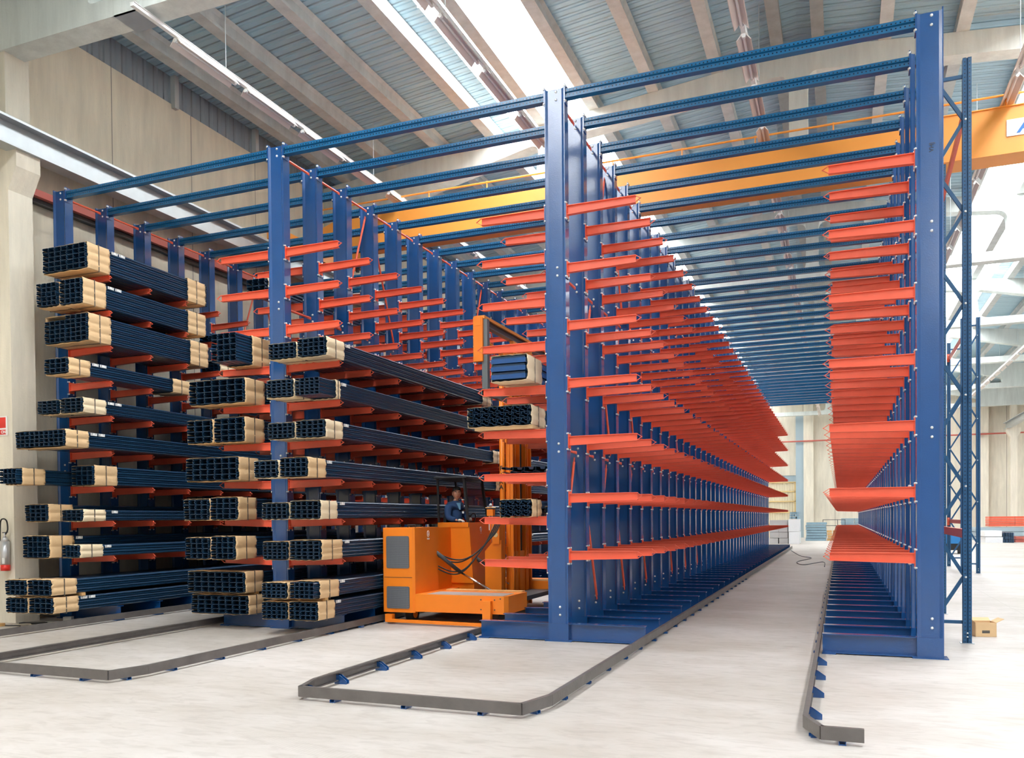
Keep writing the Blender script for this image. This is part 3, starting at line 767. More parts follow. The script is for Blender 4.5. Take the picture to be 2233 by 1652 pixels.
bundle('left flat bundle on the fifth level of the wall rack', -12.735, -12.285, 3.562, 3.77, 10.38, 7.5, 4, 4, ((0.05, .49),), labels=0, group=G1, k='cardpale')
bundle('right flat bundle in pale sleeve on the fifth level of the wall rack', -12.24, -11.77, 3.562, 3.785, 10.41, 7.5, 4, 4, ((0.03, .49),), labels=2, group=G1, k='cardpale')
bundle('very wide flat bundle sticking out in front of the pillar', -12.735, -11.66, 2.955, 3.205, 9.96, 8.5, 10, 4, ((0.03, .47),), labels=2, group=G1)
bundle('short small bundle sticking out furthest beside the pillar', -12.72, -12.36, 2.348, 2.585, 9.66, 6.0, 4, 3, ((0.10, .52),), labels=1, group=G1, lab_off=-0.3)
bundle('bundle in a bulging tan sleeve standing on the seventh arm level at the wall', -12.25, -11.76, 2.348, 2.66, 10.606, 9.0, 4, 4, ((0.03, .5),), labels=1, group=G1, lab_off=-0.3)
bundle('left bundle with sleeve on top on the second lowest arm of the wall rack', -12.72, -12.24, 1.742, 2.00, 10.10, 9.0, 4, 4, ((0.03, .5),), labels=0, group=G1)
bundle('low bundle in pale paper on the second lowest arm of the wall rack', -12.19, -11.76, 1.742, 1.91, 10.364, 9.0, 4, 3, ((0.03, .48),), labels=1, group=G1, k='cardpale', lab_off=0.15)
bundle('tall left bundle on the lowest arm of the wall rack', -12.72, -12.165, 1.134, 1.475, 10.05, 9.0, 5, 4, ((0.03, .5),), labels=1, group=G1)
bundle('low bundle in a loose pale sleeve on the lowest arm of the wall rack', -12.11, -11.76, 1.134, 1.32, 10.29, 9.0, 4, 2, ((0.03, .49),), labels=1, group=G1, k='cardpale')
bundle('upper left bundle of the floor pile by the pillar', -12.72, -12.285, 0.545, 0.765, 9.72, 9.0, 4, 3, ((0.03, .5),), labels=0, group=G1)
bundle('upper right bundle in tan sleeve of the floor pile by the pillar', -12.24, -11.77, 0.545, 0.775, 9.745, 9.0, 4, 3, ((0.03, .5),), labels=0, group=G1)
bundle('lower left bundle of the floor pile by the pillar', -12.735, -12.30, 0.256, 0.475, 9.74, 9.0, 4, 3, ((0.03, .5),), labels=0, group=G1)
bundle('lower right bundle in tan sleeve of the floor pile by the pillar', -12.25, -11.76, 0.256, 0.485, 9.768, 9.0, 4, 3, ((0.03, .5),), labels=2, group=G1)
for y in (10.33, 13.2, 16.5):
    mb = MB(); mb.box(-12.70, -11.74, y, y + 0.08, 0.489, 0.541, 'wood')
    tag(put('timber_spacer', mb.mesh('timber_spacer')), 'timber spacer between the floor pile bundles by the wall, %s from front' % nth(int((y - 10) / 3)), 'timber', 'timber spacers')
# further back on the wall rack
bundle('thin bundle with clear film far back on the wall rack, second level', -12.25, -11.78, 5.385, 5.50, 13.75, 6.5, 4, 1, ((0.10, .35),), k='film', labels=1, group=G1)
bundle('small sleeved bundle far back on the wall rack, third level', -12.2, -11.78, 4.78, 4.98, 13.75, 6.5, 4, 3, ((0.04, .5),), k='cardpale', group=G1)
bundle('sleeveless bundle far back on the wall rack, fourth level', -12.3, -11.78, 4.168, 4.40, 14.1, 7.0, 4, 3, (), group=G1)

G2 = 'bundles on the left arms of the middle rack'
bundle('tall bundle with bare sides before its sleeve, left of the blue column', -9.07, -8.60, 4.168, 4.60, 10.44, 7.5, 4, 5, ((0.36, .82),), group=G2)
bundle('tan sleeved bundle seven profiles wide on the fifth level left of the column', -9.65, -8.60, 3.562, 3.92, 10.585, 7.5, 7, 4, ((0.03, .5),), group=G2)
bundle('left half bundle wrapped in paper on the fourth level left of the column', -9.67, -9.20, 2.955, 3.29, 10.55, 8.0, 3, 4, ((0.02, .5),), group=G2)
bundle('right half bundle wrapped in paper on the fourth level left of the column', -9.15, -8.60, 2.955, 3.31, 10.572, 8.0, 4, 4, ((0.02, .49),), group=G2)
bundle('bundle with crumpled tan sleeve on the third level left of the column', -9.58, -8.60, 2.348, 2.68, 10.412, 8.0, 7, 4, ((0.03, .5),), group=G2)
bundle('left half bundle on the second lowest arm left of the column', -9.61, -9.14, 1.742, 2.04, 10.38, 8.0, 4, 4, ((0.03, .46),), group=G2)
bundle('right half bundle in tan sleeve on the second lowest arm left of the column', -9.09, -8.60, 1.742, 2.06, 10.389, 8.0, 4, 4, ((0.03, .46),), group=G2)
bundle('left half bundle on the lowest arm left of the column', -9.53, -9.08, 1.134, 1.44, 10.32, 8.0, 4, 4, ((0.03, .5),), group=G2)
bundle('right half bundle in tan sleeve on the lowest arm left of the column', -9.03, -8.60, 1.134, 1.46, 10.324, 8.0, 4, 4, ((0.03, .51),), group=G2)
bundle('upper bundle of the floor pile left of the column', -9.69, -8.60, 0.60, 0.905, 10.534, 8.0, 8, 4, ((0.03, .46),), group=G2)
bundle('lower bundle of the floor pile left of the column', -9.68, -8.60, 0.256, 0.53, 10.60, 8.0, 8, 4, ((0.03, .40),), group=G2)
bundle('small open bundle high up behind the first blue column of the middle rack', -8.96, -8.60, 5.385, 5.61, 11.157, 5.0, 3, 2, ((0.06, .30),), k='cardpale', group=G2)
for y in (10.85, 13.5, 16.6):
    mb = MB(); mb.box(-9.66, -8.62, y, y + 0.08, 0.544, 0.592, 'wood')
    tag(put('timber_spacer', mb.mesh('timber_spacer')), 'timber spacer in the floor pile left of the middle column, %s from front' % nth(int((y - 10.5) / 2.8)), 'timber', 'timber spacers')

G3 = 'bundles on the right arms of the middle rack'
bundle('left half of the highest pair right of the blue column', -8.09, -7.625, 4.168, 4.38, 10.56, 6.4, 5, 4, ((0.03, .5), (5.75, 6.1)), group=G3, k='cardpale')
bundle('right half with pale sleeve of the highest pair right of the blue column', -7.58, -7.10, 4.168, 4.42, 10.577, 6.45, 5, 4, ((0.03, .5), (5.85, 6.3)), labels=1, group=G3, k='cardpale')
bundle('left half of the second pair from top right of the blue column', -8.03, -7.575, 3.562, 3.80, 10.42, 7.6, 5, 5, ((0.02, .5),), group=G3, k='cardpale')
bundle('right half with bare front and narrow sleeve, second pair right of the column', -7.53, -7.10, 3.562, 3.81, 10.435, 7.6, 5, 5, ((0.40, .52),), labels=1, group=G3, k='cardpale')
bundle('left half of the third pair right of the blue column', -8.09, -7.635, 2.955, 3.17, 10.51, 7.0, 5, 4, ((0.03, .5), (6.5, 6.9)), group=G3, k='cardpale')
bundle('right half with pale sleeve of the third pair right of the blue column', -7.59, -7.10, 2.955, 3.19, 10.528, 7.0, 5, 4, ((0.03, .48), (6.45, 6.9)), labels=1, group=G3, k='cardpale')
bundle('left half of the fourth pair, sticking out left of the column', -7.99, -7.595, 2.348, 2.57, 10.06, 7.4, 4, 4, ((0.02, .45), (7.0, 7.3)), group=G3, k='cardpale')
bundle('right half in torn sleeve of the fourth pair, sticking out in front', -7.55, -7.10, 2.348, 2.60, 10.082, 7.5, 5, 4, ((0.02, .46), (7.05, 7.4)), labels=1, group=G3)
bundle('left half of the fifth pair right of the blue column', -8.10, -7.645, 1.742, 1.96, 10.36, 8.0, 5, 4, ((0.03, .45),), group=G3, k='cardpale')
bundle('right half with cream sleeve of the fifth pair right of the blue column', -7.60, -7.10, 1.742, 1.985, 10.375, 8.0, 5, 4, ((0.03, .46),), labels=1, group=G3, k='cardpale', lab_off=.1)
bundle('left half of the lowest arm pair right of the blue column', -8.10, -7.665, 1.134, 1.38, 10.37, 8.0, 5, 5, ((0.03, .55),), group=G3)
bundle('right half in tan sleeve of the lowest arm pair right of the column', -7.62, -7.10, 1.134, 1.40, 10.385, 8.0, 5, 5, ((0.03, .57),), labels=1, group=G3, lab_off=.1)
bundle('upper left bundle in torn paper of the floor pile by the lift truck', -8.01, -7.58, 0.57, 0.775, 10.22, 8.0, 5, 4, ((0.02, .55),), group=G3)
bundle('upper right bundle in torn tan sleeve of the floor pile by the lift truck', -7.52, -7.10, 0.57, 0.80, 10.234, 8.0, 5, 4, ((0.12, .62),), labels=1, group=G3)
bundle('lower left bundle with paper-stuffed ends in the floor pile by the truck', -8.05, -7.615, 0.256, 0.49, 10.27, 8.0, 5, 4, ((0.02, .45),), group=G3)
bundle('lower right bundle with paper-stuffed ends in the floor pile by the truck', -7.57, -7.10, 0.256, 0.50, 10.285, 8.0, 5, 4, ((0.02, .45),), labels=1, group=G3)
for y in (10.5, 13.0, 16.0):
    mb = MB(); mb.box(-8.02, -7.09, y, y + 0.08, 0.515, 0.565, 'wood')
    tag(put('timber_spacer', mb.mesh('timber_spacer')), 'timber spacer in the floor pile by the truck, %s from front' % nth(int((y - 10.3) / 2.6)), 'timber', 'timber spacers')
# second set of loads further back on the middle rack, seen past the mast
for k_, z in enumerate(LB[:5]):
    bundle('plain bundle behind the mast on the %s arm level of the middle rack' % nth(k_), -8.0, -7.10, z + .007, z + .21, 18.9, 6.0, 7, 3, ((0.03, .45),), k='cardpale', group='bundles behind the mast', labels=1)

G4 = 'bundles on the left arms of the tall rack'
t = bundle('three stacked blue trays with a pale sleeve high beside the truck mast', -4.45, -3.95, 3.60, 3.92, 10.62, 4.5, 1, 3, ((0.03, .62),), k='cardpale', style='tray', group=G4)
bundle('interlocked profile bundle held in a cream hood beside the blue column', -4.93, -3.99, 3.02, 3.27, 10.865, 4.5, 8, 3, ((0.04, .62),), k='cardpale', style='wave', group=G4)
mb = MB(); mb.box(-4.85, -3.97, 10.95, 11.25, 2.958, 3.003, 'card')
tag(put('board_packing', mb.mesh('board_packing')), 'tan corrugated packing board under the bundle in the cream hood', 'packing')
bundle('flat row of dark profiles on the third lowest left arm of the tall rack', -4.6, -3.9, 2.348, 2.455, 11.35, 4.5, 4, 1, (), style='wave', group=G4)
bundle('dark interlocked bundle with paper on top by the driver', -4.385, -3.94, 1.742, 1.955, 10.70, 4.5, 4, 3, ((0.06, .45),), style='wave', group=G4)
bundle('lower dark bundle with paper on top beside the front blue column', -3.90, -3.80, 1.742, 1.86, 11.2, 3.0, 2, 2, ((0.05, .25),), style='wave', group=G4)

# ------------------------------------------------------------------ guide rails on the floor
def guide_rail(name, label, pts, side, clips, k='railsteel'):
    """channel rail on small blue clips; pts polyline, side=+1/-1 which side the clips lie"""
    t = thing('guide_rail', label, 'guide rail', (pts[0][0], pts[0][1], 0))
    o = Vector((pts[0][0], pts[0][1]))
    P_ = [Vector(p) - o for p in pts]
    for a, b_ in zip(P_[:-1], P_[1:]):
        mb = MB(); d = (b_ - a).normalized(); nrm = Vector((d.y, -d.x)) * side
        def q(p, off, z): v = p + nrm * off; return (v.x, v.y, z)
        for (o0, o1, z0, z1) in ((-0.012, 0.0, 0.03, 0.13), (-0.0, 0.03, 0.118, 0.13), (0.0, 0.03, 0.03, 0.042)):
            vs = [q(p, oo, z) for p in (a, b_) for oo, z in ((o0, z0), (o1, z0), (o1, z1), (o0, z1))]
            fs = [(3, 2, 1, 0), (4, 5, 6, 7), (0, 1, 5, 4), (1, 2, 6, 5), (2, 3, 7, 6), (3, 0, 4, 7)]
            if side < 0: fs = [tuple(reversed(f)) for f in fs]
            mb.add(vs, fs, k)
        put('rail', mb.mesh('rail'), t)
        L_ = (b_ - a).length; n_ = max(1, int(round(L_ / clips)))
        for i in range(n_):
            p = a + (b_ - a) * ((i + .5) / n_)
            if (o + p).y > 24: break
            ang = math.atan2(nrm.y, nrm.x)
            if (o + p).y > Y0 - 0.15:
                mb = MB(); mb.box(-0.045, 0.02, -0.04, 0.04, 0, 0.03, 'blue'); put('rail_clip', mb.mesh('rail_clip'), t, (p.x, p.y, 0), (0, 0, ang)); continue
            mb = MB()
            for y_ in (-0.026, 0.021): mb.prism([(-0.02, 0.0), (0.125, 0.0), (0.125, 0.035), (0.045, 0.09), (0.0, 0.10), (0.0, 0.028), (-0.02, 0.028)], 1, y_, y_ + .005, 'blue')
            mb.box(-0.02, 0.125, -0.021, 0.021, 0.002, 0.008, 'blue'); mb.box(0.045, 0.05, -0.021, 0.021, 0.008, 0.03, 'blue')
            put('rail_clip', mb.mesh('rail_clip'), t, (p.x, p.y, 0), (0, 0, ang))
    return t
YR = 47.0
guide_rail('', 'guide rail loop on the floor around the tall rack right of the truck', [(-4.90, 12.0), (-4.90, 7.05), (-4.80, 6.66), (-2.53, 6.64), (-2.41, 7.08), (-2.395, YR)], -1, 0.8)
guide_rail('', 'guide rail in the truck aisle along the left arms of the tall rack', [(-4.90, YR), (-4.90, 12.05)], -1, 1.2)
guide_rail('', 'guide rail loop on the floor around the loaded middle rack', [(-9.55, YR), (-9.55, 7.05), (-9.45, 6.70), (-7.23, 6.68), (-7.11, 7.10), (-7.09, YR)], -1, 0.8)
guide_rail('', 'guide rail on the floor along the wall rack', [(-11.62, YR), (-11.62, 5.0)], 1, 0.95)
guide_rail('', 'guide rail with open front end beside the right-hand empty rack', [(0.16, 6.66), (-0.14, 6.66), (-0.27, 7.0), (-0.27, YR)], 1, 0.9)

# ------------------------------------------------------------------ pallet racking right of the empty rack
def post_mesh(h):
    mb = MB(); a = 0.05
    mb.sheet([(-a + .02, 0.09), (-a, 0.09), (-a, 0.0), (-0.012, 0.0), (-0.006, 0.02), (0.006, 0.02), (0.012, 0.0), (a, 0.0), (a, 0.09), (a - .02, 0.09)][::-1], 0.004, 2, 0.008, h, 'postblue')
    return mb.mesh('upright_post')
def foot_mesh():
    mb = MB(); mb.box(-0.08, 0.08, -0.03, 0.12, 0, 0.008, 'steel'); mb.dome((0.0, -0.002, 0.14), .012, 'zinc'); mb.dome((0.0, -0.002, 0.09), .012, 'zinc'); return mb.mesh('foot_plate')
post_me, foot_me = post_mesh(7.68), foot_mesh()
def upright_frame(x0, x1, y, label, h=7.68, rot=0):
    t = thing('pallet_rack_upright', label, 'rack frame', (x1, y, 0), 0, 'pallet rack frames')
    pm_ = post_me if h == 7.68 else post_mesh(h)
    for x in (0, x0 - x1):
        p = put('post', pm_, t, (x, 0, 0)); put('foot_plate', foot_me, p)
    wd = x1 - x0; z = 0.28; i = 0
    mb = MB(); mb.bar((-wd + .03, 0.05, z), (-0.03, 0.05, z), 0.03, 0.045, 'postblue'); put('lacing', mb.mesh('lacing'), t)
    st = 0.60
    while z + st < h - 0.2:
        a, b_ = ((-0.04, -wd + .04) if i % 2 else (-wd + .04, -0.04))
        mb = MB(); mb.bar((a, 0.05, z + .03), (b_, 0.05, z + st), 0.03, 0.045, 'postblue'); put('lacing', mb.mesh('lacing'), t)
        mb = MB(); mb.dome((b_ + (0.02 if b_ > -wd / 2 else -.02), -0.002, z + st), 0.016, 'zinc'); put('bolt', mb.mesh('bolt'), t)
        z += st; i += 1
    mb = MB(); mb.bar((-wd + .03, 0.05, h - .22), (-0.03, 0.05, h - .22), 0.03, 0.045, 'postblue'); put('lacing', mb.mesh('lacing'), t)
    return t
def rack_beam(p0, p1, label, h=0.12):
    t = thing('pallet_rack_beam', label, 'rack beam', p0, 0, 'pallet rack beams')
    d = Vector(p1) - Vector(p0)
    mb = MB(); mb.bar((0, 0.02, 0), (d.x, d.y - .02, d.z), 0.045, h, 'orange'); put('beam', mb.mesh('beam'), t)
    for y in (0.02, d.y - .02):
        mb = MB(); mb.box(-0.035, 0.035, y - .03, y + .03, -0.14, 0.12, 'orange'); mb.dome((0, y - .03, .08), .012, 'zinc'); put('beam_hook', mb.mesh('beam_hook'), t)
ys_ = [12.475, 16.1, 19.7, 23.3]
xx_ = [1.56, 1.64, 1.70, 1.78]
for i, (y, x) in enumerate(zip(ys_, xx_)):
    upright_frame(x - 0.42 if i == 0 else x - .5, x, y, 'tall blue pallet rack frame, %s behind the right-hand rack' % nth(i))
for i in range(3):
    for z, w_ in ((7.10, 'top'), (1.45, 'bottom')):
        rack_beam((xx_[i], ys_[i] + .09, z), (xx_[i + 1], ys_[i + 1], z), 'orange pallet rack beam, %s bay from front, at the %s level' % (nth(i), w_))
for j, (x0, x1, y) in enumerate(((3.32, 3.72, 27.5), (3.36, 3.78, 31.2), (2.6, 3.0, 30.7), (2.7, 3.1, 34.5))):
    upright_frame(x0, x1, y, 'slim blue pallet rack frame standing far back right, %s nearest' % nth(j), 7.4)
rack_beam((3.34, 27.6, 6.9), (3.38, 31.2, 6.9), 'orange beam linking two far pallet rack frames near their tops')
rack_beam((3.34, 27.6, 1.5), (3.38, 31.2, 1.5), 'orange beam linking two far pallet rack frames near the floor')

# ------------------------------------------------------------------ cardboard box behind the right-hand frame
t = thing('cardboard_box', 'open brown cardboard box standing on the floor behind the frame', 'box', (1.86, 13.35, 0), 0.25)
mb = MB()
for x0, x1, y0, y1 in ((-.14, .14, -.1, -.094), (-.14, .14, .094, .1), (-.14, -.134, -.1, .1), (.134, .14, -.1, .1)): mb.box(x0, x1, y0, y1, 0, 0.2, 'card')
mb.box(-.14, .14, -.1, .1, 0, 0.005, 'card'); put('box_body', mb.mesh('box_body'), t)
for a, b_, c_, d_ in (((-.14, -.1, .2), (-.14, .1, .2), (-.21, .1, .26), (-.21, -.1, .26)), ((.14, -.1, .2), (.14, .1, .2), (.24, .1, .25), (.24, -.1, .25)), ((-.14, .1, .2), (.14, .1, .2), (.14, .17, .24), (-.14, .17, .24))):
    mb = MB(); n_ = (Vector(b_) - Vector(a)).cross(Vector(d_) - Vector(a)).normalized() * .004
    vs = [Vector(v) for v in (a, b_, c_, d_)]; vs += [v + n_ for v in vs]
    mb.add(vs, [(3, 2, 1, 0), (4, 5, 6, 7), (0, 1, 5, 4), (1, 2, 6, 5), (2, 3, 7, 6), (3, 0, 4, 7)], 'card'); put('flap', mb.mesh('flap'), t)
mb = MB(); mb.box(-.05, .05, -.1035, -.1005, .05, .09, 'strap'); put('print_mark', mb.mesh('print_mark'), t)

# ------------------------------------------------------------------ side-loading lift truck
TS, ZS = 0.973, True
TR = thing('lift_truck', 'orange side-loading lift truck working in the aisle left of the tall rack', 'lift truck', (-6.0, 12.4, 0))
def tp(name, mb, par=None, smooth=False, lab=None):
    """mesh written in world coordinates, stored relative to the truck (or to its parent part, which sits at the truck origin)"""
    me = mb.mesh(name, smooth)
    for v in me.vertices:
        v.co.x *= TS; v.co.y *= TS
        if ZS: v.co.z = 1.7 + (v.co.z - 1.7) * TS
    if par is None: me.transform(Matrix.Translation((6.0, -12.4, 0))); o = put(name, me, TR)
    else: me.transform(Matrix.Translation((6.0, -12.4, 0))); o = put(name, me, par)
    if lab: o['label'] = lab
    return o
mb = MB(); mb.prism([(-7.22, 12.42), (-7.2, 12.4), (-6.655, 12.4), (-6.62, 12.435), (-6.62, 13.3), (-7.22, 13.3)], 2, 0.15, 1.56, 'truck')
cab_ = tp('engine_cabinet', mb)
mb = MB(); mb.box(-7.19, -6.66, 12.393, 12.40, 0.735, 0.742, 'dark'); tp('panel_seam', mb, cab_)
for z0, z1 in ((0.89, 1.43), (0.215, 0.586)):
    mb = MB(); mb.prism(arc_corner([(-7.14, z0), (-6.71, z0), (-6.71, z1), (-7.14, z1)], 0.03, 3), 1, 12.388, 12.40, 'grille'); tp('grille', mb, cab_)
mb = MB(); mb.box(-7.22, -6.62, 12.42, 13.3, 1.561, 1.572, 'truck'); mb.path([(-6.95, 12.8, 1.57), (-6.95, 12.8, 1.61), (-6.83, 12.85, 1.61), (-6.83, 12.85, 1.57)], 0.012, 'black'); tp('lid', mb, cab_)
mb = MB(); mb.prism([(13.3, 0.40), (14.9, 0.40), (14.9, 1.555), (13.3, 1.555)], 0, -7.0, -6.95, 'truck'); tp('side_wall', mb)
# near deck
mb = MB(); mb.prism([(-6.62, 12.42), (-5.02, 12.42), (-4.97, 12.5), (-4.97, 13.35), (-6.62, 13.35)], 2, 0.17, 0.46, 'truck')
dk = tp('front_deck', mb)
mb = MB(); mb.box(-6.42, -5.05, 12.47, 12.95, 0.461, 0.467, 'steel'); tp('tread_plate', mb, dk)
mb = MB(); mb.box(-6.42, -5.00, 13.2, 13.34, 0.461, 0.485, 'wood'); tp('wooden_edge', mb, dk)
for x, z in ((-5.42, .40), (-5.42, .24), (-5.18, .40), (-5.18, .24), (-5.08, .42)):
    mb = MB(); mb.dome((x, 12.419, z), .012, 'dark'); tp('bolt', mb, dk)
mb = MB(); mb.box(-6.95, -5.3, 13.35, 15.75, 0.22, 0.30, 'dark'); mb.box(-6.95, -6.80, 13.35, 15.75, 0.22, 0.40, 'truck'); mb.box(-6.6, -6.45, 13.35, 15.75, 0.3, 0.34, 'black')
tp('chassis_well', mb)
mb = MB(); mb.box(-6.9, -4.98, 15.75, 16.6, 0.24, 0.46, 'truck'); mb.box(-6.9, -5.0, 15.77, 15.95, 0.461, 0.49, 'wood'); tp('rear_deck', mb)
# guard bar and legs, wheels
ZS = False
mb = MB(); mb.box(-7.16, -7.03, 12.36, 12.46, 0.03, 0.16, 'truck'); mb.box(-5.36, -5.22, 12.33, 12.42, 0.04, 0.42, 'truck')
mb.bar((-7.10, 12.36, .06), (-5.28, 12.34, .045), 0.05, 0.05, 'truck'); tp('guard_bar', mb)
def wheel(x, y, r_=0.14, w_=0.12):
    mb = MB(); mb.tube((x - w_ / 2, y, r_), (x + w_ / 2, y, r_), r_, 'black', 24); o = tp('wheel', mb)
    mb = MB(); mb.tube((x - w_ / 2 - .005, y, r_), (x + w_ / 2 + .005, y, r_), r_ * .55, 'truck', 16); tp('hub', mb, o)
for p in ((-6.85, 12.75), (-5.12, 12.72), (-6.75, 16.2), (-5.2, 16.2)): wheel(*p)
# cab
TS, ZS = 0.948, True
mb = MB()
mb.box(-7.40, -6.78, 14.90, 14.94, 0.46, 1.64, 'truck'); mb.prism([(-6.78, 0.46), (-6.66, 0.46), (-6.74, 1.64), (-6.78, 1.64)], 1, 14.90, 14.95, 'truck')
vs = [(-6.66, 14.95, .46), (-6.66, 15.95, .46), (-6.74, 15.95, 1.64), (-6.74, 14.95, 1.64)]; vs += [(x - .03, y, z) for x, y, z in vs]
mb.add(vs, [(0, 1, 2, 3), (7, 6, 5, 4), (0, 4, 5, 1), (1, 5, 6, 2), (2, 6, 7, 3), (3, 7, 4, 0)], 'truck')
mb.box(-7.40, -7.36, 14.94, 15.95, 0.46, 1.64, 'truck'); mb.box(-7.40, -6.7, 15.91, 15.95, 0.46, 1.64, 'truck'); mb.box(-7.40, -6.72, 14.94, 15.95, 0.95, 0.98, 'dark'); mb.box(-7.40, -6.66, 14.94, 15.95, .30, .46, 'truck')
cb = tp('cab_body', mb)
mb = MB(); mb.box(-7.41, -6.75, 14.885, 14.90, 1.55, 1.645, 'truck'); tp('cab_front_rail', mb, cb)
for p0, p1, q_ in (((-7.40, 14.92, 1.64), (-7.42, 14.92, 2.51), .035), ((-6.76, 14.92, 1.55), (-6.85, 14.92, 2.51), .045), ((-6.75, 15.88, 1.6), (-6.80, 15.7, 2.48), .035), ((-7.39, 15.9, 1.64), (-7.40, 15.7, 2.48), .035)):
    mb = MB(); mb.bar(p0, p1, q_, q_, 'black'); tp('cab_post', mb)
mb = MB(); mb.prism([(14.84, 2.515), (15.78, 2.475), (15.78, 2.50), (14.84, 2.545)], 0, -7.47, -6.76, 'dark'); tp('cab_roof', mb)
mb = MB(); vs = [(-6.79, 14.98, 1.95), (-6.78, 15.74, 1.95), (-6.80, 15.64, 2.44), (-6.84, 14.98, 2.45)]; vs += [(x - .006, y, z) for x, y, z in vs]
mb.add(vs, [(0, 1, 2, 3), (7, 6, 5, 4), (0, 4, 5, 1), (1, 5, 6, 2), (2, 6, 7, 3), (3, 7, 4, 0)], 'glass'); pn = tp('side_pane', mb)
mb = MB(); fr = [vs[0], vs[1], vs[2], vs[3], vs[0]]
mb.path([(x, y, z) for x, y, z in fr], 0.012, 'black', 6); tp('pane_frame', mb, pn)
mb = MB(); mb.box(-7.34, -7.28, 15.0, 15.5, 1.42, 1.85, 'black'); mb.box(-7.3, -6.98, 15.0, 15.45, 1.32, 1.42, 'black'); mb.box(-7.25, -7.05, 15.1, 15.35, .98, 1.32, 'dark'); tp('driver_seat', mb)
mb = MB(); mb.bar((-6.86, 15.35, 1.2), (-6.86, 15.35, 1.66), .06, .06, 'black')
for i in range(18):
    a = 2 * math.pi * i / 18; b_ = 2 * math.pi * (i + 1) / 18
    f_ = lambda q: (-6.88 + .045 * math.cos(q), 15.35 + .15 * math.sin(q), 1.70 + .12 * math.cos(q))
    mb.tube(f_(a), f_(b_), 0.012, 'black', 6)
tp('steering_wheel', mb)
mb = MB()
for i in range(4): mb.tube((-6.80, 15.0 + i * .06, 1.60), (-6.82, 14.98 + i * .06, 1.76), .007, 'dark', 6); mb.sphere((-6.82, 14.98 + i * .06, 1.77), .018, 'black', 8, 6)
mb.box(-6.86, -6.76, 14.96, 15.24, 1.56, 1.62, 'black'); tp('control_levers', mb)
# hydraulic rams
TS = 0.973
for p0, p1, p2 in (((-6.76, 13.2, 1.24), (-6.27, 13.5, .757), (-5.66, 13.62, .40)), ((-6.9, 14.78, 1.2), (-6.25, 14.8, .746), (-5.85, 14.75, .47))):
    mb = MB(); mb.tube(p0, p1, 0.036, 'dark', 14); o = tp('hydraulic_ram', mb, None, True)
    mb = MB(); mb.tube(p1, p2, 0.018, 'chrome', 12); tp('ram_rod', mb, o, True)
def spline(pts, n=10):
    out = []; P_ = [Vector(pts[0])] + [Vector(p) for p in pts] + [Vector(pts[-1])]
    for i in range(1, len(P_) - 2):
        for j in range(n):
            t_ = j / n; a, b_, c, d_ = P_[i - 1:i + 3]
            out.append(0.5 * ((2 * b_) + (c - a) * t_ + (2 * a - 5 * b_ + 4 * c - d_) * t_ ** 2 + (3 * b_ - a - 3 * c + d_) * t_ ** 3))
    out.append(P_[-1]); return out
for i in range(4):
    z = 1.13 - .05 * i - (.12 if i > 1 else 0)
    mb = MB(); mb.path(spline([(-6.70, 13.25, z + .02), (-6.42, 13.45, z - .13), (-6.2, 13.6, z - .12 + .03 * i), (-6.0 + .03 * i, 13.85, 1.2 + .03 * i), (-5.9 + .03 * i, 14.0, 1.45), (-5.84 + .03 * i, 14.1, 1.64)]), 0.012, 'black', 7)
    tp('hydraulic_hose', mb, None, True)
# mast
TS = 1.0
mb = MB(); mb.tube((-5.78, 14.28, 0.1), (-5.78, 14.28, 4.2), 0.048, 'truck', 16); tp('lift_cylinder', mb, None, True)
for y0, y1 in ((14.36, 14.72), (15.02, 15.34)):
    mb = MB(); mb.box(-5.74, -5.66, y0 - .02, y0 + .02, 0.06, 4.85, 'truck'); mb.box(-5.74, -5.60, y0, y0 + 0.03, 0.06, 4.85, 'truck'); mb.box(-5.74, -5.60, y1 - .03, y1, 0.06, 4.85, 'truck'); mb.box(-5.70, -5.68, y0, y1, 0.06, 4.85, 'truck')
    mb.box(-5.69, -5.62, (y0 + y1) / 2 - .02, (y0 + y1) / 2 + .02, 0.1, 4.8, 'truck')
    tp('mast_upright', mb)
mb = MB(); mb.box(-5.72, -5.66, 14.78, 14.96, 0.1, 3.9, 'black'); tp('mast_chain', mb)
mb = MB()
for z in (0.08, 1.05, 3.1, 4.6): mb.box(-5.80, -5.70, 14.3, 15.36, z, z + .14, 'truck')
tp('mast_crossbar', mb)
mb = MB(); mb.prism([(-6.02, .10), (-5.70, .10), (-5.70, 1.32), (-5.84, 1.32), (-6.02, 1.12)], 1, 14.0, 14.12, 'truck'); mb.box(-5.86, -5.72, 13.96, 14.16, 1.25, 1.62, 'truck'); mb.tube((-5.79, 13.95, 1.42), (-5.79, 13.97, 1.42), .045, 'girt', 14)
tp('mast_foot', mb)
mb = MB(); mb.box(-5.70, -5.63, 14.35, 15.2, 0.06, 1.1, 'truck'); tp('mast_side_plate', mb)
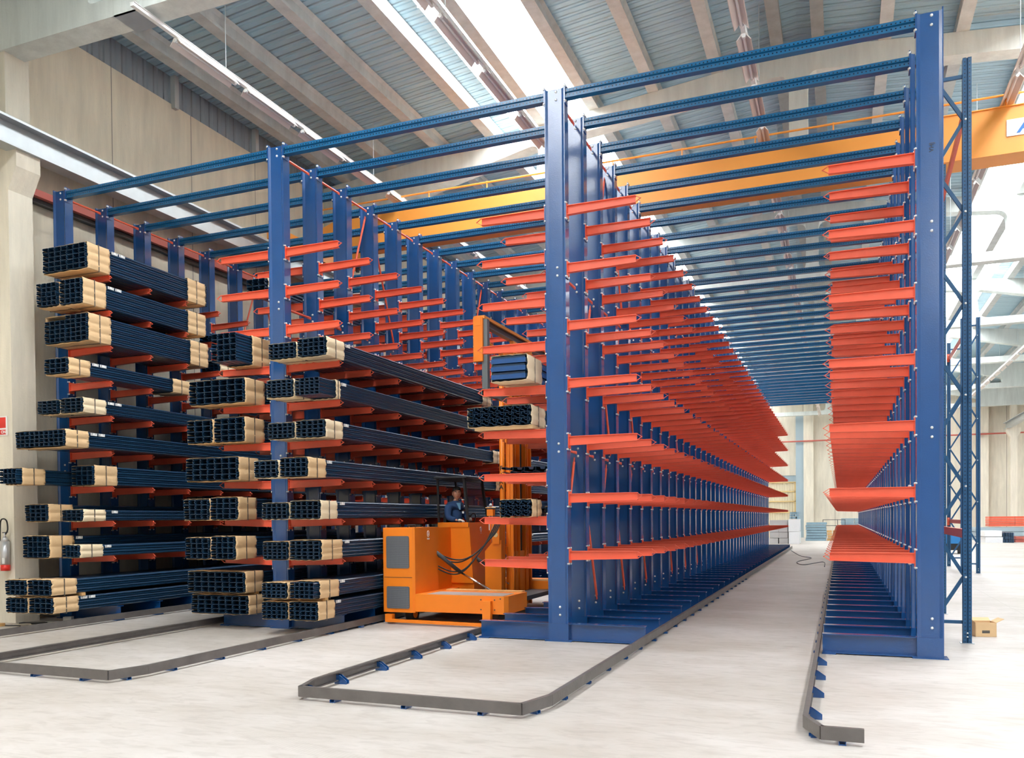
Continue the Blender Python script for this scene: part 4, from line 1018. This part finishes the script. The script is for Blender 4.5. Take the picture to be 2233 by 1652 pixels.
# raised load frame
mb = MB(); mb.box(-5.76, -5.59, 12.98, 13.06, 4.36, 5.10, 'truck'); mb.box(-5.75, -5.62, 12.975, 12.98, 4.96, 5.12, 'truck'); mb.box(-5.74, -5.56, 13.0, 17.2, 5.08, 5.13, 'crane'); mb.box(-5.76, -5.59, 17.1, 17.2, 4.36, 5.12, 'truck')
lf = tp('load_frame', mb)
mb = MB(); mb.box(-5.62, -5.52, 13.02, 13.12, 3.86, 5.07, 'greyframe'); mb.box(-5.62, -5.60, 13.1, 17.1, 4.97, 5.08, 'dark'); mb.box(-5.66, -5.56, 13.1, 17.1, 4.955, 4.975, 'greyframe'); mb.box(-5.62, -5.52, 17.0, 17.1, 3.86, 5.07, 'greyframe')
tp('inner_frame', mb, lf)
mb = MB(); mb.tube((-5.66, 13.1, 4.80), (-5.66, 14.6, 4.55), .028, 'crane'); mb.tube((-5.66, 17.1, 4.80), (-5.66, 15.2, 4.55), .028, 'crane'); tp('stay_tube', mb, lf)
mb = MB(); mb.box(-5.80, -5.62, 14.2, 15.5, 4.30, 4.86, 'truck'); mb.box(-5.62, -5.55, 14.3, 14.5, 4.2, 4.95, 'crane'); mb.box(-5.62, -5.55, 15.1, 15.3, 4.2, 4.95, 'crane'); tp('carriage_plate', mb, lf)
for y in (13.06, 14.4, 15.6, 17.0):
    mb = MB(); mb.box(-5.62, -4.86, y - .04, y + .04, 3.80, 3.87, 'greyframe'); tp('fork_arm', mb, lf)
mb = MB(); mb.box(-5.64, -5.56, 13.02, 17.04, 3.80, 3.90, 'greyframe'); tp('fork_beam', mb, lf)
mb = MB(); mb.box(-5.96, -5.84, 13.96, 14.06, 1.76, 1.88, 'truck'); mb.tube((-5.93, 14.0, 1.5), (-5.93, 14.0, 1.76), .01, 'white'); mb.tube((-5.87, 14.0, 1.5), (-5.87, 14.0, 1.76), .01, 'white')
mb.sphere((-5.9, 14.0, 1.95), .035, 'steel', 10, 8); mb.tube((-6.0, 14.0, 1.91), (-5.8, 14.0, 1.91), .008, 'girt'); tp('work_lamp', mb)
for ch, z in zip('FIKA', (2.63, 2.50, 2.385, 2.28)):
    me = text_mesh(ch, 0.11, 'black', 0, 0.003); put('mast_letter', me, TR, (-5.78 + 6.0, 14.228 - 12.4, z), (math.pi / 2, 0, 0))
def emblem(x, y, z):
    mb = MB()
    for i in range(20):
        a, b_ = 2 * math.pi * i / 20, 2 * math.pi * (i + 1) / 20
        mb.tube((x, y + .036 * math.cos(a), z + .05 * math.sin(a)), (x, y + .036 * math.cos(b_), z + .05 * math.sin(b_)), .006, 'white', 5)
    mb.prism([(y - .014, z - .022), (y + .014, z - .022), (y, z + .026)], 0, x, x + .004, 'white')
    for i in range(4): mb.box(x, x + .003, y - .045 + i * .024, y - .027 + i * .024, z - .10, z - .072, 'white')
    tp('emblem', mb)
TS = .973
emblem(-6.618, 12.92, 1.46)
TS = .948
emblem(-6.728, 15.45, 1.50)

# ------------------------------------------------------------------ the driver
def skin_mesh(name, verts, edges, radii, k, sub=2):
    me = bpy.data.meshes.new(name); me.from_pydata(verts, edges, []); o = bpy.data.objects.new(name, me); COL.objects.link(o)
    md = o.modifiers.new('Skin', 'SKIN'); md.use_smooth_shade = True
    for i, r_ in enumerate(radii):
        sv = me.skin_vertices[0].data[i]; sv.radius = (r_, r_) if not isinstance(r_, tuple) else r_
    me.skin_vertices[0].data[0].use_root = True
    sb = o.modifiers.new('Subsurf', 'SUBSURF'); sb.levels = sub; sb.render_levels = sub
    bpy.context.view_layer.update()
    m2 = bpy.data.meshes.new_from_object(o.evaluated_get(bpy.context.evaluated_depsgraph_get()))
    bpy.data.objects.remove(o); m2.materials.clear(); m2.materials.append(M[k]); m2.polygons.foreach_set('use_smooth', [True] * len(m2.polygons)); return m2
PX_, PY_, PZ_ = -7.12 * .948 - .06, 15.22 * .948, 1.7 - .28 * .948
f2 = Vector((0.88, -0.47, 0)).normalized(); s2 = Vector((-f2.y, f2.x, 0)) * -1      # forward, right hand side
def L2(f_, s_, z): v = f2 * f_ + s2 * s_; return (v.x, v.y, z)
bv = [L2(0, 0, .12), L2(0.0, 0, .30), L2(0.01, 0, .48), L2(0.015, 0, .60), L2(.025, 0, .66), L2(.04, 0, .72),
      L2(0, .175, .545), L2(.05, .22, .31), L2(.24, .12, .26), L2(0, -.175, .545), L2(.06, -.23, .33), L2(.27, -.12, .30),
      L2(.02, .09, .10), L2(.32, .10, .12), L2(.30, .10, -.28), L2(.02, -.09, .10), L2(.32, -.10, .12), L2(.30, -.10, -.28), L2(.38, .10, -.36), L2(.38, -.10, -.36)]
be = [(0, 1), (1, 2), (2, 3), (3, 4), (4, 5), (3, 6), (6, 7), (7, 8), (3, 9), (9, 10), (10, 11), (0, 12), (12, 13), (13, 14), (14, 18), (0, 15), (15, 16), (16, 17), (17, 19)]
br = [.08, .075, .07, .050, .048, .052, .030, .016, .027, .030, .016, .027, .08, .06, .045, .08, .06, .045, .035, .035]
body = skin_mesh('person', bv, be, br, 'skin')
# head: ellipsoid with brow, nose, cheeks and chin, turned towards the camera
hd = MB(); hc = Vector(L2(.05, 0, .80)); fdir = Vector((0.60, -0.80, 0)).normalized(); sdir = Vector((-fdir.y, fdir.x, 0))
nn, mm = 32, 24; vs = []
for j in range(mm + 1):
    t_ = math.pi * j / mm
    for i in range(nn):
        a = 2 * math.pi * i / nn; cx_, cy_, cz_ = math.cos(a) * math.sin(t_), math.sin(a) * math.sin(t_), math.cos(t_)
        fx, sx, zx = cx_ * .100, cy_ * .084, cz_ * .120
        if cz_ < 0: sx *= 1 - .22 * (-cz_) ** 1.3; fx *= 1 - .10 * (-cz_)
        if cx_ > 0.3:
            if abs(sx) < .014 and -.045 < zx < .012: fx += .030 * (1 - abs(sx) / .014) * (1 - max(0, (zx + .03)) / .045 if zx > -.03 else max(0, (zx + .045) / .015))
            if .012 < abs(sx) < .045 and -.004 < zx < .02: fx -= .010
            if -.105 < zx < -.08 and abs(sx) < .03: fx += .008
            if .02 < zx < .035 and abs(sx) < .05: fx += .004
        v = hc + fdir * fx + sdir * sx + Vector((0, 0, zx)); vs.append(v)
fs = []
for j in range(mm):
    for i in range(nn): fs.append((j * nn + i, (j + 1) * nn + i, (j + 1) * nn + (i + 1) % nn, j * nn + (i + 1) % nn))
hd.add(vs, fs, 'skin')
for s_ in (-1, 1): hd.sphere(tuple(hc + sdir * s_ * .078 + Vector((0, 0, -.008))), .03, 'skin', 10, 8, (.45, .45, 1))
import bmesh as _bm
bmx = _bm.new(); bmx.from_mesh(body); tmp = hd.mesh('tmp', True); bmx.from_mesh(tmp); body2 = bpy.data.meshes.new('person'); bmx.to_mesh(body2); bmx.free(); body2.materials.append(M['skin']); body2.polygons.foreach_set('use_smooth', [True] * len(body2.polygons))
person = put('person', body2, None, (PX_, PY_, PZ_)); person.scale = (.948,) * 3; tag(person, 'person with dark hair in a navy work jacket sitting at the controls of the truck', 'person')
hr = MB(); vs = []; fs = []
nj = 12
for j in range(nj + 1):
    for i in range(nn):
        a = 2 * math.pi * i / nn; front = max(0, math.cos(a)); lim = math.pi * (0.50 + .15 * max(0, -math.cos(a)) ** .6 - .135 * front ** .7 + .012 * math.sin(5 * a) * front); t_ = lim * j / nj
        st = abs(math.sin(t_)) ** .72; cx_, cy_, cz_ = math.cos(a) * st, math.sin(a) * st, math.copysign(abs(math.cos(t_)) ** .85, math.cos(t_))
        w_ = 1.0 + .012 * math.sin(9 * a + 3 * j) + (0.06 if front > .4 else 0)
        vs.append(hc + fdir * (cx_ * .110 * w_ - .004) + sdir * (cy_ * .092 * w_) + Vector((0, 0, cz_ * .136 * w_)))
for j in range(nj):
    for i in range(nn): fs.append((j * nn + i, (j + 1) * nn + i, (j + 1) * nn + (i + 1) % nn, j * nn + (i + 1) % nn))
hr.add(vs, fs, 'hair'); put('hair', hr.mesh('hair', True), person)
for s_ in (-1, 1):
    mb = MB(); c_ = hc + fdir * .083 + sdir * s_ * .031 + Vector((0, 0, .010)); mb.sphere(tuple(c_), .0095, 'white', 10, 8, (1, 1, .6)); mb.sphere(tuple(c_ + fdir * .006), .0052, 'hair', 8, 6); put('eye', mb.mesh('eye', True), person)
    mb = MB(); c1 = hc + fdir * .093 + sdir * s_ * .012 + Vector((0, 0, .030)); c2 = hc + fdir * .080 + sdir * s_ * .05 + Vector((0, 0, .031)); mb.tube(tuple(c1), tuple(c2), .0075, 'hair', 6); put('eyebrow', mb.mesh('eyebrow', True), person)
mb = MB(); c_ = hc + fdir * .088 + Vector((0, 0, -.062)); mb.tube(tuple(c_ - sdir * .022 - fdir * .006), tuple(c_ + fdir * .002), .0055, 'pink', 6); mb.tube(tuple(c_ + fdir * .002), tuple(c_ + sdir * .022 - fdir * .006), .0055, 'pink', 6); put('mouth', mb.mesh('mouth', True), person)
jr = [(.165, .13), (.155, .125), (.18, .135), (.125, .105), .082, .066, .092, .072, .052, .092, .072, .052]
jv = bv[:4] + [L2(.02, 0, .645), L2(.02, 0, .66)] + bv[6:8] + [L2(.21, .13, .265)] + bv[9:11] + [L2(.24, -.13, .305)]
put('jacket', skin_mesh('jacket', jv, be[:11], jr, 'jacket'), person)
mb = MB(); mb.prism([(-.012, .50), (.012, .50), (.05, .645), (-.05, .645)], 0, .0, .012, 'shirt')
sh = mb.mesh('shirt'); sh.transform(Matrix.Translation(L2(.345, .02, 0)) @ Matrix.Rotation(math.atan2(f2.y, f2.x), 4, 'Z') @ Matrix.Rotation(-.34, 4, 'Y')); put('shirt', sh, person)
tv = [bv[0]] + bv[12:18]; te = [(0, 1), (1, 2), (2, 3), (0, 4), (4, 5), (5, 6)]
put('trousers', skin_mesh('trousers', tv, te, [(.16, .13), .10, .078, .062, .10, .078, .062], 'jacket'), person)
for s_, wr in ((1, L2(.24, .12, .26)), (-1, L2(.27, -.12, .30))):
    wv = Vector(wr); d_ = (f2 * .85 - s2 * s_ * .35 + Vector((0, 0, .05))).normalized(); sd = d_.cross(Vector((0, 0, 1))).normalized(); up = sd.cross(d_)
    gv = [wv, wv + d_ * .045, wv + d_ * .085]; ge = [(0, 1), (1, 2)]; gr = [.034, .036, (.036, .02)]
    for fi, (off, ln) in enumerate(((-.030, .060), (-.010, .072), (.010, .068), (.028, .052))):
        b0 = len(gv); p = wv + d_ * .088 + sd * off
        gv += [p, p + d_ * ln * .5 - up * .008, p + d_ * ln * .75 - up * .032, p + d_ * ln * .6 - up * .05]; gr += [.012, .0105, .0095, .008]; ge += [(2, b0), (b0, b0 + 1), (b0 + 1, b0 + 2), (b0 + 2, b0 + 3)]
    b0 = len(gv); p = wv + d_ * .035 + sd * (-s_) * .030
    gv += [p, p + d_ * .03 + sd * (-s_) * .018 - up * .01, p + d_ * .055 + sd * (-s_) * .010 - up * .03]; gr += [.014, .012, .010]; ge += [(1, b0), (b0, b0 + 1), (b0 + 1, b0 + 2)]
    put('glove', skin_mesh('glove', [tuple(v) for v in gv], ge, gr, 'glove', 1), person)
mb = MB(); q_ = Vector(L2(.165, -.07, .42)); mb.box(q_.x - .02, q_.x + .02, q_.y - .004, q_.y, q_.z - .02, q_.z + .02, 'white'); put('badge', mb.mesh('badge'), person)

# ------------------------------------------------------------------ pillar fittings and odds and ends at the left
t = thing('fire_extinguisher', 'silver fire extinguisher with red foot hanging on the left pillar', 'fire extinguisher', (-13.21, 10.10, 0.90))
mb = MB(); mb.tube((0, 0, 0.10), (0, 0, .50), .072, 'ext', 20); mb.tube((0, 0, .50), (0, 0, .58), .072, 'ext', 20, .025); put('cylinder', mb.mesh('cylinder', True), t)
mb = MB(); mb.tube((0, 0, 0), (0, 0, .10), .074, 'red', 20); put('foot_band', mb.mesh('foot_band', True), t)
mb = MB(); mb.tube((0, 0, .58), (0, 0, .64), .02, 'chrome'); mb.bar((-.05, 0, .645), (.07, 0, .655), .02, .012, 'black'); put('valve', mb.mesh('valve'), t)
mb = MB(); mb.path(spline([(.02, 0, .62), (.07, 0, .70), (.05, 0, .84), (-.03, 0, .88), (-.10, 0, .82), (-.12, 0, .5)]), .012, 'black'); put('hose', mb.mesh('hose', True), t)
mb = MB(); mb.box(.02, .062, -.074, -.055, .12, .22, 'white'); put('paper_tag', mb.mesh('paper_tag'), t)
t = thing('safety_sign', 'red and white safety notice at the left edge on the pillar', 'sign', (-13.42, 10.18, 3.2))
mb = MB(); mb.box(0, .22, -.008, 0, 0, .33, 'white'); put('board', mb.mesh('board'), t)
mb = MB(); mb.box(.01, .185, -.012, -.008, .13, .31, 'red'); mb.box(.01, .185, -.012, -.008, .02, .10, 'red'); put('red_field', mb.mesh('red_field'), t)
put('sign_letters', text_mesh('ON', 0.07, 'white', 0, .002), t, (.135, -.014, .058), (math.pi / 2, 0, 0))
mb = MB(); mb.tube((-13.12, 10.17, 8.62), (-13.12, 10.19, 8.62), .03, 'black', 14)
def lump(name, label, cat, loc, dims, k, rz=0.0):
    mb = MB(); a, b_, c = dims; mb.prism([(-a, -b_), (a * .9, -b_ * 1.05), (a, b_ * .9), (-a * .95, b_)], 2, 0, c, k)
    return tag(put(name, mb.mesh(name), None, loc, (0, 0, rz)), label, cat)
lump('scrap_board', 'orange-brown scrap lying at the foot of the left pillar', 'scrap', (-13.05, 9.78, 0), (.14, .06, .05), 'wood', .2)
lump('small_carton', 'small white carton on the floor under the wall rack', 'carton', (-12.30, 10.55, 0), (.07, .05, .10), 'white', .5)
lump('small_carton', 'flat white packet beside the small carton under the wall rack', 'carton', (-12.48, 10.38, 0), (.10, .05, .035), 'white', .1)
lump('scrap_board', 'long dark scrap strip lying under the wall rack front', 'scrap', (-12.70, 10.2, 0), (.22, .05, .03), 'dark', .3)
for i in range(3):
    r2 = random.Random(i); p = [(-13.2 + .35 * i + .2 * j * .6, 9.9 + .12 * i + r2.uniform(-.12, .12), .012) for j in range(6)]
    mb = MB(); mb.path(spline(p, 6), .009, 'dark' if i != 1 else 'glove', 6)
    tag(put('cable', mb.mesh('cable', True)), ('dark cable curling round the foot of the left pillar', 'pale cable in the middle of the litter by the left pillar', 'dark cable reaching furthest under the wall rack')[i], 'cable')
mb = MB(); mb.path(spline([(-2.3, 44, .01), (-1.6, 38, .01), (-1.1, 36, .01), (-1.5, 33, .01), (-1.2, 31, .01), (-.6, 33, .01), (-.5, 30, .01)], 8), .015, 'dark', 6)
tag(put('floor_cable', mb.mesh('floor_cable', True)), 'thin dark cable winding across the far end of the right aisle floor', 'cable')

# ------------------------------------------------------------------ stock at the far end
def stack(name, label, cat, x0, x1, y0, y1, z0, z1, k, layers, cols=1, gap=.02, off=.03, group=None, part='layer'):
    t = thing(name, label, cat, ((x0 + x1) / 2, y0, z0), 0, group); rg = random.Random(int(x0 * 77 + z0 * 10)); hw = (x1 - x0) / 2; dz = (z1 - z0) / layers
    for j in range(layers):
        for i in range(cols):
            a = -hw + 2 * hw * i / cols; b_ = -hw + 2 * hw * (i + 1) / cols - gap; o_ = rg.uniform(-off, off)
            mb = MB(); mb.prism([(a + o_, j * dz), (b_ + o_, j * dz), (b_ + o_, (j + 1) * dz - gap), (a + o_, (j + 1) * dz - gap)], 1, 0, y1 - y0, k); put(part, mb.mesh(part), t)
    return t
stack('wrapped_pallet', 'grey wrapped block of sheets at the far end behind the tall rack', 'wrapped stack', -4.15, -3.05, 55, 57, 0, 1.5, 'ext', 4, 2)
stack('wrapped_pallet', 'tall stack in ragged white film at the far end of the aisle', 'wrapped stack', -2.98, -2.35, 54.6, 57, 0, 1.55, 'film', 2, 1)
stack('profile_bundle', 'small dark bundle on top of the white film stack', 'steel bundle', -2.95, -2.4, 55, 57, 1.56, 2.0, 'bluestack', 3, 4)
stack('profile_stack', 'long stack of grey-blue profiles lying at the end of the aisle', 'profile stack', -2.25, -0.9, 62, 64, 0, 1.3, 'bluestack', 7, 1, .03, .05)
stack('profile_stack', 'higher grey-blue profile stack beside the right-hand rack end', 'profile stack', 0.05, 1.9, 66, 68, 0.9, 1.55, 'bluestack', 5, 2, .03, .02)
stack('timber_pile', 'low brown pile of timber and scrap at the aisle end', 'timber pile', -0.85, -0.15, 62.2, 63, 0, .75, 'wood', 4, 2, .04, .06)
mb = MB()
for x in (-1.2, -.2, .3): mb.box(x, x + .04, 65, 65.04, 0, 1.45, 'dark')
for z in (1.0, 1.42): mb.box(-1.2, .34, 65, 65.04, z, z + .04, 'dark')
tag(put('steel_stillage', mb.mesh('steel_stillage')), 'thin steel stillage frame standing behind the timber pile', 'stillage')
mb = MB(); mb.box(0.0, 1.95, 66, 68, 0, .88, 'bluestack'); tag(put('profile_stack', mb.mesh('stack_base')), 'lower block of profiles under the higher grey-blue stack', 'profile stack')
stack('beam_stack', 'stack of red beams against the far wall at the right edge', 'beam stack', 9.35, 14, 64.5, 66, 0.92, 1.60, 'orange', 4, 3, .02, .01)
stack('beam_stack', 'long blue beams lying under the red beams at the right edge', 'beam stack', 8.4, 14, 63.2, 66.4, 0, .88, 'greyblue', 3, 1, .03, .03)
stack('wrapped_pallet', 'white wrapped bundle on the floor at the far right', 'wrapped stack', 8.2, 9.15, 58, 60, 0, .75, 'film', 2, 1, .03, .05)
stack('profile_bundle', 'dark open-ended bundle beside the white wrapped bundle', 'steel bundle', 9.18, 9.75, 58, 60, 0, .62, 'navy', 3, 6, .015, .02)
stack('beam_stack', 'low pinkish stack beside the trolley at the right edge', 'beam stack', 10.0, 11.6, 59, 60.5, 0, .35, 'pink', 2, 2, .02, .03)
t = thing('trolley', 'grey wheeled trolley with white sheets at the far right edge', 'trolley', (10.3, 57, 0))
mb = MB()
for x in (0, 1.3):
    for y in (0, .7): mb.box(x, x + .05, y, y + .05, .12, 1.0, 'dark')
for z in (.35, .75): mb.box(0, 1.35, 0, .75, z, z + .04, 'dark')
put('frame', mb.mesh('frame'), t)
for x in (0.02, 1.32):
    for y in (0.03, .72): mb = MB(); mb.tube((x - .02, y, .09), (x + .02, y, .09), .09, 'steel', 14); put('wheel', mb.mesh('wheel'), t)
mb = MB(); mb.box(.06, 1.25, .06, .68, .792, 1.12, 'film'); tag(put('sheet_pile', mb.mesh('sheet_pile'), None, (10.3, 57, 0)), 'white sheets piled on the grey trolley', 'sheets')
t = thing('cleaning_machine', 'blue and black wheeled machine seen between the pallet rack frames', 'machine', (4.55, 41.3, 0))
mb = MB(); mb.prism(arc_corner([(-.45, .45), (.45, .45), (.42, 1.05), (-.4, 1.05)], .12), 1, 0, .9, 'machineblue'); put('hood', mb.mesh('hood'), t)
mb = MB(); mb.box(-.42, .42, .02, .88, .16, .45, 'black'); put('lower_body', mb.mesh('lower_body'), t)
mb = MB(); mb.box(-.75, -.47, .1, .8, .2, .95, 'yellow'); put('side_tank', mb.mesh('side_tank'), t)
for x in (-.3, .3): mb = MB(); mb.tube((x - .05, .15, .12), (x + .05, .15, .12), .12, 'black', 14); put('wheel', mb.mesh('wheel'), t)
